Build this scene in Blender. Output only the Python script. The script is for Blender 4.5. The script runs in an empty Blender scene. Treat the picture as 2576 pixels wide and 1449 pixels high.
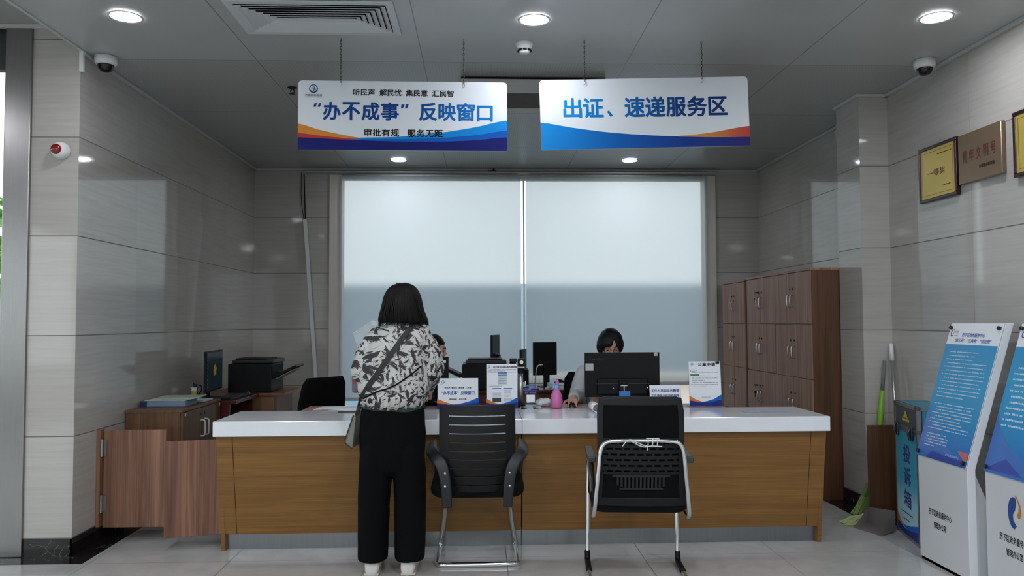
import bpy, bmesh, math, random
from mathutils import Vector, Matrix, noise
random.seed(7)
SC = bpy.context.scene
COL = SC.collection
PI = math.pi

# ------------------------------------------------------------------ camera, sky, exposure
F_PX, IMG_W, IMG_H = 2000.0, 2576.0, 1449.0
EYE = Vector((0, 0, 1.38))
yaw, pitch, roll = 0.039, 0.0418, -0.0041
def camera_axes():
    cy, sy, cp, sp, cr, sr = (math.cos(yaw), math.sin(yaw), math.cos(pitch), math.sin(pitch), math.cos(roll), math.sin(roll))
    R0 = Vector((cy, -sy, 0)); F0 = Vector((sy, cy, 0)); Z = Vector((0, 0, 1))
    F = F0 * cp + Z * sp
    U0 = F0 * -sp + Z * cp
    return R0 * cr + U0 * sr, U0 * cr - R0 * sr, F
CR, CU, CF = camera_axes()
cam = bpy.data.cameras.new('camera'); cam_o = bpy.data.objects.new('camera', cam); COL.objects.link(cam_o)
cam.sensor_width = 36.0; cam.lens = F_PX / IMG_W * 36.0; cam.clip_start = 0.05; cam.clip_end = 300
m = Matrix.Identity(4)
for i in range(3):
    m[i][0], m[i][1], m[i][2], m[i][3] = CR[i], CU[i], -CF[i], EYE[i]
cam_o.matrix_world = m
SC.camera = cam_o
SC.view_settings.view_transform = 'Standard'; SC.view_settings.look = 'None'
SC.view_settings.exposure = 0.36; SC.view_settings.gamma = 1.0
try: SC.view_settings.use_curve_mapping = False
except Exception: pass

SKY_STRENGTH = 1.9
LAMP_FRONT, LAMP_BACK, LAMP_FILL = 110.0, 70.0, 190.0
world = bpy.data.worlds.new('world'); SC.world = world; world.use_nodes = True
wn = world.node_tree; bgn = wn.nodes['Background']
bgn.inputs['Color'].default_value = (0.90, 0.955, 1.0, 1); bgn.inputs['Strength'].default_value = SKY_STRENGTH

H = 3.034            # office ceiling
XL, XR, XRF = -2.43, 2.985, 3.05
YL, YB, YP = 4.873, 8.6, 5.674
Z0 = 0.105           # top of the black skirting, first tile course starts here

# ------------------------------------------------------------------ materials
def lin(h):
    h = h.lstrip('#'); r = []
    for i in (0, 2, 4):
        c = int(h[i:i+2], 16) / 255
        r.append(c / 12.92 if c <= 0.04045 else ((c + 0.055) / 1.055) ** 2.4)
    return (r[0], r[1], r[2], 1)
MATS = {}
class NT:
    def __init__(s, name):
        s.m = bpy.data.materials.new(name); s.m.use_nodes = True
        s.t = s.m.node_tree; s.b = s.t.nodes['Principled BSDF']; s.out = s.t.nodes['Material Output']
    def n(s, kind, **k):
        nd = s.t.nodes.new('ShaderNode' + kind)
        for a, v in k.items():
            if hasattr(nd, a): setattr(nd, a, v)
        return nd
    def l(s, a, b): s.t.links.new(a, b)
    def val(s, sock, v):
        if isinstance(v, (int, float)): sock.default_value = v
        elif isinstance(v, (tuple, list)): sock.default_value = v
        else: s.l(v, sock)
    def math(s, op, a, b=None, c=None):
        nd = s.n('Math', operation=op); s.val(nd.inputs[0], a)
        if b is not None: s.val(nd.inputs[1], b)
        if c is not None: s.val(nd.inputs[2], c)
        return nd.outputs[0]
    def mix(s, fac, a, b):
        nd = s.n('Mix', data_type='RGBA'); s.val(nd.inputs[0], fac); s.val(nd.inputs[6], a); s.val(nd.inputs[7], b)
        return nd.outputs[2]
    def pos(s, obj=False):
        if obj: return s.n('TexCoord').outputs['Object']
        return s.n('NewGeometry').outputs['Position']
    def sep(s, v):
        nd = s.n('SeparateXYZ'); s.l(v, nd.inputs[0]); return nd.outputs
    def comb(s, x, y, z):
        nd = s.n('CombineXYZ'); s.val(nd.inputs[0], x); s.val(nd.inputs[1], y); s.val(nd.inputs[2], z); return nd.outputs[0]
    def vmul(s, v, k):
        nd = s.n('VectorMath', operation='MULTIPLY'); s.l(v, nd.inputs[0]); nd.inputs[1].default_value = k; return nd.outputs[0]
    def noise(s, v, scale, detail=4, rough=0.55, dist=0.0):
        nd = s.n('TexNoise'); s.l(v, nd.inputs['Vector']); nd.inputs['Scale'].default_value = scale
        nd.inputs['Detail'].default_value = detail; nd.inputs['Roughness'].default_value = rough; nd.inputs['Distortion'].default_value = dist
        return nd.outputs[0]
    def ramp(s, f, stops):
        nd = s.n('ValToRGB'); s.l(f, nd.inputs[0]); e = nd.color_ramp.elements
        while len(e) < len(stops): e.new(0.5)
        for i, (p, c) in enumerate(stops): e[i].position = p; e[i].color = c
        return nd.outputs[0]
    def bump(s, h, strength=0.2, dist=0.01):
        nd = s.n('Bump'); nd.inputs['Strength'].default_value = strength; nd.inputs['Distance'].default_value = dist
        s.l(h, nd.inputs['Height']); s.l(nd.outputs[0], s.b.inputs['Normal'])
    def line(s, coord, off, period, half):
        a = s.math('SUBTRACT', coord, off - period / 2)
        a = s.math('PINGPONG', s.math('SUBTRACT', a, period / 2), period)   # 0 at lines every 2*period
        return a
    def seam(s, coord, off, period, half):
        a = s.math('FLOORED_MODULO', s.math('SUBTRACT', coord, off - period / 2), period)
        a = s.math('ABSOLUTE', s.math('SUBTRACT', a, period / 2))
        return s.math('LESS_THAN', a, half)
def P(name, col, rough=0.5, metal=0.0, spec=0.5, coat=0.0, trans=0.0, alpha=1.0, vary=0.0, emit=None, estr=1.0, ior=None):
    """a plain procedural material; `vary` adds a faint mottled tone"""
    if name in MATS: return MATS[name]
    t = NT(name); c = lin(col) if isinstance(col, str) else col
    t.b.inputs['Base Color'].default_value = c; t.b.inputs['Roughness'].default_value = rough
    t.b.inputs['Metallic'].default_value = metal; t.b.inputs['Specular IOR Level'].default_value = spec
    t.b.inputs['Coat Weight'].default_value = coat; t.b.inputs['Transmission Weight'].default_value = trans
    t.b.inputs['Alpha'].default_value = alpha
    if ior: t.b.inputs['IOR'].default_value = ior
    if vary:
        f = t.noise(t.pos(True), 14, 5)
        d = tuple(x * (1 - vary) for x in c[:3]) + (1,)
        t.l(t.mix(f, d, tuple(min(1, x * (1 + vary)) for x in c[:3]) + (1,)), t.b.inputs['Base Color'])
    if emit:
        t.b.inputs['Emission Color'].default_value = lin(emit); t.b.inputs['Emission Strength'].default_value = estr
    MATS[name] = t.m; return t.m

def mat_wall_tile(name, axis, off, width=1.0, tint=(1, 1, 1)):
    t = NT(name); p = t.pos(); x, y, z = t.sep(p); h = {'X': x, 'Y': y}.get(axis)
    vs = t.vmul(p, (1.3, 1.3, 26)); f = t.noise(vs, 1.6, 7, 0.62, 0.35)
    vs2 = t.vmul(p, (0.6, 0.6, 7)); f2 = t.noise(vs2, 1.3, 3, 0.5, 0.2)
    c = lambda r, g, b: (r * tint[0], g * tint[1], b * tint[2], 1)
    col = t.ramp(f, [(0.25, c(.385, .368, .335)), (0.5, c(.435, .418, .385)), (0.75, c(.475, .458, .425))])
    col = t.mix(t.math('MULTIPLY', f2, 0.25), col, c(.39, .37, .335))
    row = t.math('FLOOR', t.math('DIVIDE', t.math('SUBTRACT', z, Z0), 0.6))
    colid = t.math('FLOOR', t.math('DIVIDE', t.math('SUBTRACT', h, off), width)) if h is not None else 0.0
    wnz = t.n('TexWhiteNoise', noise_dimensions='2D'); t.l(t.comb(row, colid, 0.0), wnz.inputs['Vector'])
    k = t.math('MULTIPLY_ADD', wnz.outputs['Value'], 0.10, 0.95)
    mul = t.n('Mix', data_type='RGBA', blend_type='MULTIPLY'); mul.inputs[0].default_value = 1.0
    t.l(col, mul.inputs[6]); t.l(t.comb(k, k, k), mul.inputs[7]); col = mul.outputs[2]
    g = t.seam(z, Z0, 0.6, 0.003)
    if h is not None:
        gv = t.seam(h, off, width, 0.0016); g = t.math('MAXIMUM', g, t.math('MULTIPLY', gv, 0.55))
    col = t.mix(g, col, (.13, .12, .105, 1))
    t.l(col, t.b.inputs['Base Color'])
    t.l(t.math('MULTIPLY_ADD', g, 0.5, 0.05), t.b.inputs['Roughness'])
    t.b.inputs['Specular IOR Level'].default_value = 0.55
    t.bump(t.math('SUBTRACT', 1.0, g), 0.25, 0.002)
    MATS[name] = t.m; return t.m
def mat_floor():
    t = NT('floor_tile'); p = t.pos(); x, y, z = t.sep(p)
    f = t.noise(t.vmul(p, (2.5, 2.5, 1)), 2.0, 6, 0.6, 0.6)
    col = t.ramp(f, [(0.25, (.38, .378, .362, 1)), (0.75, (.47, .467, .45, 1))])
    g = t.math('MAXIMUM', t.seam(x, 0.145, 0.8, 0.002), t.seam(y, 4.715, 0.8, 0.002))
    t.l(t.mix(g, col, (.10, .10, .095, 1)), t.b.inputs['Base Color'])
    t.l(t.math('MULTIPLY_ADD', g, 0.5, 0.075), t.b.inputs['Roughness'])
    t.b.inputs['Specular IOR Level'].default_value = 0.6
    MATS['floor_tile'] = t.m; return t.m
def mat_ceiling():
    t = NT('ceiling_panel'); p = t.pos(); x, y, z = t.sep(p)
    # smooth metal panels near the hall, perforated ones over the counter
    perf = t.math('GREATER_THAN', y, 5.02)
    dx = t.math('ABSOLUTE', t.math('SUBTRACT', t.math('FLOORED_MODULO', x, 0.02), 0.01))
    dy = t.math('ABSOLUTE', t.math('SUBTRACT', t.math('FLOORED_MODULO', y, 0.02), 0.01))
    hole = t.math('LESS_THAN', t.math('ADD', t.math('POWER', dx, 2.0), t.math('POWER', dy, 2.0)), 0.0045 ** 2)
    base = t.noise(t.vmul(p, (0.7, 0.7, 0.7)), 1.5, 3)
    smooth = t.mix(base, (.40, .415, .405, 1), (.46, .475, .465, 1))
    pc = t.mix(hole, (.385, .39, .38, 1), (.30, .305, .30, 1))
    col = t.mix(perf, smooth, pc)
    g = t.seam(y, 5.02, 1.24, 0.0025)
    for sx in (-1.41, -0.363, 0.935, 2.0):
        g = t.math('MAXIMUM', g, t.math('LESS_THAN', t.math('ABSOLUTE', t.math('SUBTRACT', x, sx)), 0.003))
    col = t.mix(t.math('MULTIPLY', g, 0.75), col, (.13, .13, .125, 1))
    t.l(col, t.b.inputs['Base Color']); t.b.inputs['Roughness'].default_value = 0.27
    t.b.inputs['Specular IOR Level'].default_value = 0.5
    MATS['ceiling_panel'] = t.m; return t.m
def mat_wood(name, dark, light, grain='Z', scale=1.0, band=0.5, rough=0.35, fine=1.0, perobj=True, spec=0.4):
    t = NT(name); p = t.pos(perobj)
    st = {'Z': (14, 14, 0.7), 'X': (0.9, 14, 22), 'Y': (14, 0.7, 14)}[grain]
    f = t.noise(t.vmul(p, tuple(v * scale for v in st)), 1.0, 6, 0.6, 0.9)
    f2 = t.noise(t.vmul(p, tuple(v * scale * 9 * fine if v > 5 else v * scale * 2 for v in st)), 1.0, 3, 0.5, 0.0)
    d, l = lin(dark), lin(light)
    mid = tuple((a + b) / 2 for a, b in zip(d, l))
    col = t.ramp(f, [(0.28, d), (0.5, mid), (0.70, l)])
    dd = tuple(x * 0.55 for x in d[:3]) + (1,)
    col = t.mix(t.math('MULTIPLY', t.math('GREATER_THAN', f2, 0.56), band), col, dd)
    t.l(col, t.b.inputs['Base Color']); t.b.inputs['Roughness'].default_value = rough
    t.b.inputs['Specular IOR Level'].default_value = spec
    MATS[name] = t.m; return t.m
def mat_black_marble():
    t = NT('black_marble'); p = t.pos()
    v = t.n('TexVoronoi', feature='DISTANCE_TO_EDGE'); v.inputs['Scale'].default_value = 9
    nd = t.n('VectorMath', operation='ADD'); t.l(p, nd.inputs[0])
    nz = t.n('TexNoise'); t.l(p, nz.inputs['Vector']); nz.inputs['Scale'].default_value = 7; nz.inputs['Detail'].default_value = 5
    sc = t.n('VectorMath', operation='SCALE'); t.l(nz.outputs[1], sc.inputs[0]); sc.inputs[3].default_value = 0.25
    t.l(sc.outputs[0], nd.inputs[1]); t.l(nd.outputs[0], v.inputs['Vector'])
    vein = t.math('LESS_THAN', v.outputs['Distance'], 0.012)
    vein = t.math('MULTIPLY', vein, t.math('GREATER_THAN', t.noise(p, 4, 3), 0.5))
    t.l(t.mix(vein, (.012, .010, .010, 1), (.16, .13, .10, 1)), t.b.inputs['Base Color']); t.b.inputs['Roughness'].default_value = 0.10
    MATS['black_marble'] = t.m; return t.m
def mat_brushed(name, col, rough=0.28):
    t = NT(name); p = t.pos()
    f = t.noise(t.vmul(p, (40, 40, 1.2)), 4, 3)
    c = lin(col); t.l(t.mix(f, tuple(x * .8 for x in c[:3]) + (1,), c), t.b.inputs['Base Color'])
    t.b.inputs['Metallic'].default_value = 1.0; t.b.inputs['Roughness'].default_value = rough
    t.b.inputs['Anisotropic'].default_value = 0.4
    MATS[name] = t.m; return t.m
def mat_grad(name, stops, x0, x1, axis='X', rough=0.4):
    """printed colour blend along one direction of a printed board"""
    t = NT(name); o = t.sep(t.pos()); c = {'X': o[0], 'Y': o[1], 'Z': o[2]}[axis]
    f = t.math('DIVIDE', t.math('SUBTRACT', c, x0), x1 - x0)
    t.l(t.ramp(f, [(p_, lin(c_)) for p_, c_ in stops]), t.b.inputs['Base Color']); t.b.inputs['Roughness'].default_value = rough; t.b.inputs['Specular IOR Level'].default_value = .15
    MATS[name] = t.m; return t.m
def mat_blind():
    t = NT('blind_fabric'); tr = t.t
    p = t.pos(True); wv = t.noise(t.vmul(p, (300, 300, 300)), 1.0, 2)
    dif = t.n('BsdfDiffuse'); dif.inputs['Color'].default_value = (.60, .63, .65, 1)
    tl = t.n('BsdfTranslucent'); tl.inputs['Color'].default_value = (.32, .34, .35, 1)
    rf = t.n('BsdfRefraction'); rf.inputs['Color'].default_value = (.84, .86, .87, 1); rf.inputs['Roughness'].default_value = 0.46; rf.inputs['IOR'].default_value = 1.08
    m1 = t.n('MixShader'); m1.inputs[0].default_value = 0.55; t.l(dif.outputs[0], m1.inputs[1]); t.l(tl.outputs[0], m1.inputs[2])
    m2 = t.n('MixShader'); m2.inputs[0].default_value = 0.26; t.l(m1.outputs[0], m2.inputs[1]); t.l(rf.outputs[0], m2.inputs[2])
    t.l(m2.outputs[0], t.out.inputs['Surface'])
    MATS['blind_fabric'] = t.m; return t.m
def mat_floral():
    """off-white blouse cloth printed with black leaf sprays and thin stems"""
    t = NT('floral_cloth'); o = t.sep(t.pos(True))
    u = t.math('ADD', o[0], t.math('MULTIPLY', o[1], 0.75)); v = t.math('ADD', o[2], t.math('MULTIPLY', o[1], 0.12))
    P2 = t.comb(u, v, 0.0)
    warp = t.n('TexNoise'); t.l(P2, warp.inputs['Vector']); warp.inputs['Scale'].default_value = 16; warp.inputs['Detail'].default_value = 2
    ink = None
    for k, (sc, la, lb, off, keep) in enumerate(((13, .50, .16, 0.0, .22), (16, .52, .12, 7.3, .20), (23, .46, .13, 3.1, .32), (38, .40, .12, 11.7, .50), (20, .62, .024, 17.9, .15), (28, .6, .022, 23.3, .20))):
        mp = t.n('VectorMath', operation='MULTIPLY_ADD'); t.l(P2, mp.inputs[0]); mp.inputs[1].default_value = (sc, sc, 0); mp.inputs[2].default_value = (off, off * 1.7, 0)
        vo = t.n('TexVoronoi', voronoi_dimensions='2D'); t.l(mp.outputs[0], vo.inputs['Vector']); vo.inputs['Scale'].default_value = 1.0
        d = t.n('VectorMath', operation='SUBTRACT'); t.l(mp.outputs[0], d.inputs[0]); t.l(vo.outputs['Position'], d.inputs[1])
        cs = t.sep(vo.outputs['Color']); ang = t.math('MULTIPLY', cs[0], 6.283)
        ds = t.sep(d.outputs[0]); ca, sa = t.math('COSINE', ang), t.math('SINE', ang)
        a = t.math('ADD', t.math('MULTIPLY', ds[0], ca), t.math('MULTIPLY', ds[1], sa))
        b = t.math('SUBTRACT', t.math('MULTIPLY', ds[1], ca), t.math('MULTIPLY', ds[0], sa))
        b = t.math('ADD', b, t.math('MULTIPLY', t.math('POWER', t.math('ABSOLUTE', a), 2.0), 0.45))   # bent leaf
        r = t.math('ADD', t.math('POWER', t.math('DIVIDE', t.math('ABSOLUTE', a), la), 2.0), t.math('DIVIDE', t.math('ABSOLUTE', b), lb))
        streak = t.noise(t.comb(t.math('MULTIPLY', a, 2.0), t.math('MULTIPLY', b, 22.0), cs[1]), 2.2, 2)
        leaf = t.math('MULTIPLY', t.math('LESS_THAN', r, 1.0), t.math('GREATER_THAN', t.math('ADD', streak, t.math('MULTIPLY', cs[2], 0.25)), 0.47 if k < 3 else 0.30))
        leaf = t.math('MULTIPLY', leaf, t.math('GREATER_THAN', cs[1], keep))
        ink = leaf if ink is None else t.math('MAXIMUM', ink, leaf)
    grey = t.noise(P2, 60, 3)
    col = t.mix(ink, (.50, .50, .475, 1), t.mix(grey, (.004, .004, .005, 1), (.035, .035, .038, 1)))
    t.l(col, t.b.inputs['Base Color']); t.b.inputs['Roughness'].default_value = 0.6
    MATS['floral_cloth'] = t.m; return t.m
def mat_hair(name, c0, c1):
    t = NT(name); p = t.pos(True)
    f = t.noise(t.vmul(p, (160, 160, 8)), 1.0, 4)
    t.l(t.mix(f, lin(c0), lin(c1)), t.b.inputs['Base Color']); t.b.inputs['Roughness'].default_value = 0.42
    t.b.inputs['Specular IOR Level'].default_value = 0.22
    t.bump(f, 0.6, 0.006); MATS[name] = t.m; return t.m

M_WL = mat_wall_tile('wall_tile_left', 'Y', 5.70); M_WR = mat_wall_tile('wall_tile_right', 'Y', 4.70)
M_WB = mat_wall_tile('wall_tile_back', None, 0.0); M_WF = M_WR
M_FLOOR = mat_floor(); M_CEIL = mat_ceiling(); M_BM = mat_black_marble()
M_STEEL = mat_brushed('brushed_steel', '#9c9998', 0.26); M_KICK = mat_brushed('kick_steel', '#8f9194', 0.30)
M_OAK = mat_wood('oak_veneer', '#735025', '#8d6634', 'X', 1.0, 0.30, 0.38)
M_OAK_END = M_OAK
M_WAL = mat_wood('walnut_laminate', '#7e5c4c', '#a98775', 'Z', 1.0, 0.30, 0.48, spec=.22)
M_WALD = mat_wood('walnut_side', '#4b3220', '#694830', 'Z', 0.8, 0.35, 0.42)
M_GATE = mat_wood('red_walnut', '#58382a', '#9e745c', 'Z', 0.75, 0.30, 0.5)
M_CABW = mat_wood('cabinet_walnut', '#553c28', '#7a5a40', 'Z', 0.9, 0.35, 0.4)
M_MAHOG = mat_wood('mahogany', '#3b1715', '#5a2520', 'X', 1.0, 0.2, 0.3)
M_QUARTZ = P('white_quartz', '#dfe3e6', 0.12, vary=0.04, spec=0.5)
M_WHITE = P('white_plastic', '#dadcdc', 0.4); M_PAPER = P('paper', '#e6e9ec', 0.7)
M_TRIM = P('grey_trim', '#b8bab8', 0.4); M_ALU = P('aluminium', '#c9cbcc', 0.3, metal=0.9)
M_CHROME = P('chrome', '#e2e4e6', 0.09, metal=1.0)
M_BLK = P('black_plastic', '#040506', 0.5, vary=0.1, spec=.25); M_BLKG = P('black_gloss', '#0a0b0d', 0.16)
M_FAB = P('black_fabric', '#040506', 0.85, vary=0.15, spec=.2)
M_CHAIRP = P('chair_plastic', '#0b0e11', 0.5, spec=.3); M_DARK = P('dark_cavity', '#020202', 0.9)
M_GLASS = P('glass', '#f4fbfa', 0.0, trans=1.0, ior=1.02, spec=0.5)
M_ACRYL = P('acrylic', '#f2fbfb', 0.03, trans=1.0, ior=1.12)
M_INK = P('ink_black', '#06070a', 0.6, spec=.15); M_NAVY = P('ink_navy', '#152b86', 0.5)

# ------------------------------------------------------------------ objects
WM = {}
def tag(o, label=None, cat=None, group=None, kind=None):
    if label: o['label'] = label
    if cat: o['category'] = cat
    if group: o['group'] = group
    if kind: o['kind'] = kind
    return o
def thing(name, loc, label, cat, group=None, rz=0.0):
    o = bpy.data.objects.new(name, None); COL.objects.link(o); o.empty_display_size = 0.1
    o.location = loc; o.rotation_euler = (0, 0, rz)
    WM[o] = Matrix.Translation(Vector(loc)) @ Matrix.Rotation(rz, 4, 'Z')
    return tag(o, label, cat, group)
def copy_thing(root, loc=None, rz=None, label=None, group=None):
    r = root.copy(); COL.objects.link(r)
    if loc is not None: r.location = loc
    if rz is not None: r.rotation_euler = (0, 0, rz)
    WM[r] = Matrix.Translation(r.location) @ Matrix.Rotation(r.rotation_euler.z, 4, 'Z')
    if label: r['label'] = label
    if group: r['group'] = group
    def rec(src, dst):
        for ch in [c for c in COL.objects if c.parent == src]:
            c = ch.copy(); COL.objects.link(c); c.parent = dst; WM[c] = WM[r]; rec(ch, c)
    rec(root, r)
    return r
class MB:
    def __init__(s): s.bm = bmesh.new()
    def box(s, x0, x1, y0, y1, z0, z1, M=None):
        r = bmesh.ops.create_cube(s.bm, size=1.0)['verts']
        T = Matrix.Translation(((x0+x1)/2, (y0+y1)/2, (z0+z1)/2)) @ Matrix.Diagonal((abs(x1-x0), abs(y1-y0), abs(z1-z0), 1))
        bmesh.ops.transform(s.bm, matrix=(M @ T) if M else T, verts=r); return s
    def hexa(s, pts):
        """8 points: bottom 4 counter-clockwise then top 4"""
        v = [s.bm.verts.new(p) for p in pts]
        for f in ((3,2,1,0),(4,5,6,7),(0,1,5,4),(1,2,6,5),(2,3,7,6),(3,0,4,7)): s.bm.faces.new([v[i] for i in f])
        return s
    def prism(s, poly, d, M=None):
        """2-D polygon (u,v) extruded from w=0 to w=d in frame M"""
        M = M or Matrix.Identity(4)
        a = [s.bm.verts.new(M @ Vector((u, v, 0))) for u, v in poly]; b = [s.bm.verts.new(M @ Vector((u, v, d))) for u, v in poly]
        n = len(poly); s.bm.faces.new(a[::-1]); s.bm.faces.new(b)
        for i in range(n): s.bm.faces.new((a[i], a[(i+1) % n], b[(i+1) % n], b[i]))
        return s
    def face(s, pts): s.bm.faces.new([s.bm.verts.new(p) for p in pts]); return s
    def rings(s, rings, cap=True, closed=True):
        vs = [[s.bm.verts.new(p) for p in r] for r in rings]; n = len(vs[0])
        for a, b in zip(vs, vs[1:]):
            for i in range(n if closed else n - 1):
                j = (i + 1) % n; s.bm.faces.new((a[i], a[j], b[j], b[i]))
        if cap and closed:
            s.bm.faces.new(vs[0][::-1]); s.bm.faces.new(vs[-1])
        return s
    def tube(s, pts, r, n=10, smooth=0, cap=True, flat=None, pw=1.0):
        cs = lambda v: math.copysign(abs(v)**pw, v)
        pts = [Vector(p) for p in pts]; rs = list(r) if isinstance(r, (list, tuple)) else [r] * len(pts)
        for _ in range(smooth):
            q, qr = [pts[0]], [rs[0]]
            for i in range(len(pts) - 1):
                q += [pts[i].lerp(pts[i+1], .25), pts[i].lerp(pts[i+1], .75)]
                qr += [rs[i]*.75 + rs[i+1]*.25, rs[i]*.25 + rs[i+1]*.75]
            q.append(pts[-1]); qr.append(rs[-1]); pts, rs = q, qr
        rings, up = [], None
        for i, p in enumerate(pts):
            t = (pts[min(i+1, len(pts)-1)] - pts[max(i-1, 0)]).normalized()
            if up is None: up = Vector((0, 0, 1)) if abs(t.z) < .9 else Vector((0, 1, 0))
            a = t.cross(up).normalized(); up = a.cross(t).normalized()
            ka, kb = (1, 1) if flat is None else flat
            rings.append([p + (a * cs(math.cos(2*PI*k/n)) * ka + up * cs(math.sin(2*PI*k/n)) * kb) * rs[i] for k in range(n)])
        return s.rings(rings, cap)
    def capsule(s, a, b, ra, rb, n=14):
        a, b = Vector(a), Vector(b); d = (b - a).normalized(); pts, rs = [], []
        for k in range(4):
            t = PI/2 * (1 - k/4); pts.append(a - d * ra * math.sin(t)); rs.append(max(ra * math.cos(t), 1e-4))
        for k in range(5):
            t = PI/2 * (k/4); pts.append(b + d * rb * math.sin(t)); rs.append(max(rb * math.cos(t), 1e-4))
        return s.tube(pts, rs, n)
    def lathe(s, prof, n=24, M=None):
        M = M or Matrix.Identity(4)
        return s.rings([[M @ Vector((max(r, 1e-4) * math.cos(2*PI*k/n), max(r, 1e-4) * math.sin(2*PI*k/n), z)) for k in range(n)] for r, z in prof])
    def ball(s, c, r, n=16, M=None):
        if isinstance(r, (int, float)): r = (r, r, r)
        v = bmesh.ops.create_uvsphere(s.bm, u_segments=n*2, v_segments=n, radius=1)['verts']
        T = Matrix.Translation(c) @ (M or Matrix.Identity(4)) @ Matrix.Diagonal((*r, 1))
        bmesh.ops.transform(s.bm, matrix=T, verts=v); return s
    def mesh(s, me, M): 
        t = me.copy(); t.transform(M); s.bm.from_mesh(t); bpy.data.meshes.remove(t); return s
    def build(s, name, mat, parent=None, smooth=False, bevel=0.0, seg=2, label=None, subsurf=0, mods=(), fix=True):
        if fix: bmesh.ops.recalc_face_normals(s.bm, faces=s.bm.faces)
        me = bpy.data.meshes.new(name); s.bm.to_mesh(me); s.bm.free()
        o = bpy.data.objects.new(name, me); COL.objects.link(o)
        for mm in (mat if isinstance(mat, (list, tuple)) else [mat]): me.materials.append(mm)
        if parent is not None:
            me.transform(WM[parent].inverted()); o.parent = parent; WM[o] = WM[parent]
            if parent.parent is None: pass
        else: WM[o] = Matrix.Identity(4)
        if smooth:
            for f in me.polygons: f.use_smooth = True
        if bevel:
            b = o.modifiers.new('bevel', 'BEVEL'); b.width = bevel; b.segments = seg; b.limit_method = 'ANGLE'; b.angle_limit = 0.6
        if subsurf:
            q = o.modifiers.new('sub', 'SUBSURF'); q.levels = subsurf; q.render_levels = subsurf
        if label: o['label'] = label
        return o
def struct(o): o['kind'] = 'structure'; return o
def frame(o, ex, ey):
    ex, ey = Vector(ex).normalized(), Vector(ey).normalized(); ez = ex.cross(ey).normalized(); ey = ez.cross(ex)
    M = Matrix.Identity(4)
    for i in range(3): M[i][0], M[i][1], M[i][2], M[i][3] = ex[i], ey[i], ez[i], o[i]
    return M
# lettering --------------------------------------------------------
_TXT = {}
def text_me(s, bold):
    key = s
    if key in _TXT: return _TXT[key]
    cu = bpy.data.curves.new('lettering', 'FONT'); cu.body = s; cu.size = 1.0; cu.resolution_u = 3
    ob = bpy.data.objects.new('lettering_tmp', cu); COL.objects.link(ob)
    dg = bpy.context.evaluated_depsgraph_get(); me = bpy.data.meshes.new_from_object(ob.evaluated_get(dg))
    bpy.data.objects.remove(ob); bpy.data.curves.remove(cu); _TXT[key] = me
    return me
def put_text(mb, F, s, u0, u1, v0, v1, w=0.001, bold=0.02, keep=False):
    me = text_me(s, bold)
    if not me.vertices: return
    xs = [v.co.x for v in me.vertices]; ys = [v.co.y for v in me.vertices]
    ax, bx, ay, by = min(xs), max(xs), min(ys), max(ys)
    sx, sy = (u1-u0)/(bx-ax), (v1-v0)/max(by-ay, 1e-6)
    if keep: sy = sx
    # heavier strokes: the same outlines laid again a hair to each side
    d = bold * abs(sy) * .8; sh = [(0, 0)]
    if bold > .005: sh = [(d*math.cos(2*PI*k/6), d*math.sin(2*PI*k/6)) for k in range(6)] if bold >= .03 else [(d, d*.5), (-d, -d*.5), (d*.3, -d), (-d*.3, d)]
    for k, (a, b_) in enumerate(sh):
        T = Matrix.Translation((u0 - ax*sx + a, v0 - ay*sy + b_, w + k*2e-5)) @ Matrix.Diagonal((sx, sy, 1, 1))
        mb.mesh(me, F @ T)
def letters(g, F, mat, items, name='lettering', w=0.001):
    """each printed word its own part"""
    for s_, u0, u1, v0, v1, bold in items:
        b = MB(); put_text(b, F, s_, u0, u1, v0, v1, w, bold); b.build(name, mat, g, fix=False)
def put_poly(mb, F, pts, w=0.0005): mb.face([F @ Vector((u, v, w)) for u, v in pts])
def put_rect(mb, F, u0, u1, v0, v1, w=0.0005): put_poly(mb, F, [(u0, v0), (u1, v0), (u1, v1), (u0, v1)], w)
def put_band(mb, F, W, Hh, lo, hi, t0=0.0, t1=1.0, n=28, w=0.0006):
    """area between two curves given as lists of (t, v) control points"""
    def ev(c, t):
        for (a, x), (b, y) in zip(c, c[1:]):
            if t <= b + 1e-9:
                i = c.index((a, x)); p0 = c[max(i-1, 0)][1]; p3 = c[min(i+2, len(c)-1)][1]
                k = (t - a) / (b - a) if b > a else 0
                return 0.5 * (2*x + (y - p0)*k + (2*p0 - 5*x + 4*y - p3)*k*k + (3*x - p0 - 3*y + p3)*k**3)
        return c[-1][1]
    top = [(t0 + (t1-t0)*i/n) for i in range(n+1)]
    for a, b in zip(top, top[1:]):
        put_poly(mb, F, [(a*W, ev(lo, a)*Hh), (b*W, ev(lo, b)*Hh), (b*W, ev(hi, b)*Hh), (a*W, ev(hi, a)*Hh)], w)
def put_ring(mb, F, cu, cv, r0, r1, a0=0, a1=2*PI, w=0.0008, n=24, sq=1.0):
    for i in range(n):
        a, b = a0 + (a1-a0)*i/n, a0 + (a1-a0)*(i+1)/n
        put_poly(mb, F, [(cu + r0*math.cos(a), cv + sq*r0*math.sin(a)), (cu + r1*math.cos(a), cv + sq*r1*math.sin(a)),
                         (cu + r1*math.cos(b), cv + sq*r1*math.sin(b)), (cu + r0*math.cos(b), cv + sq*r0*math.sin(b))], w)
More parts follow.
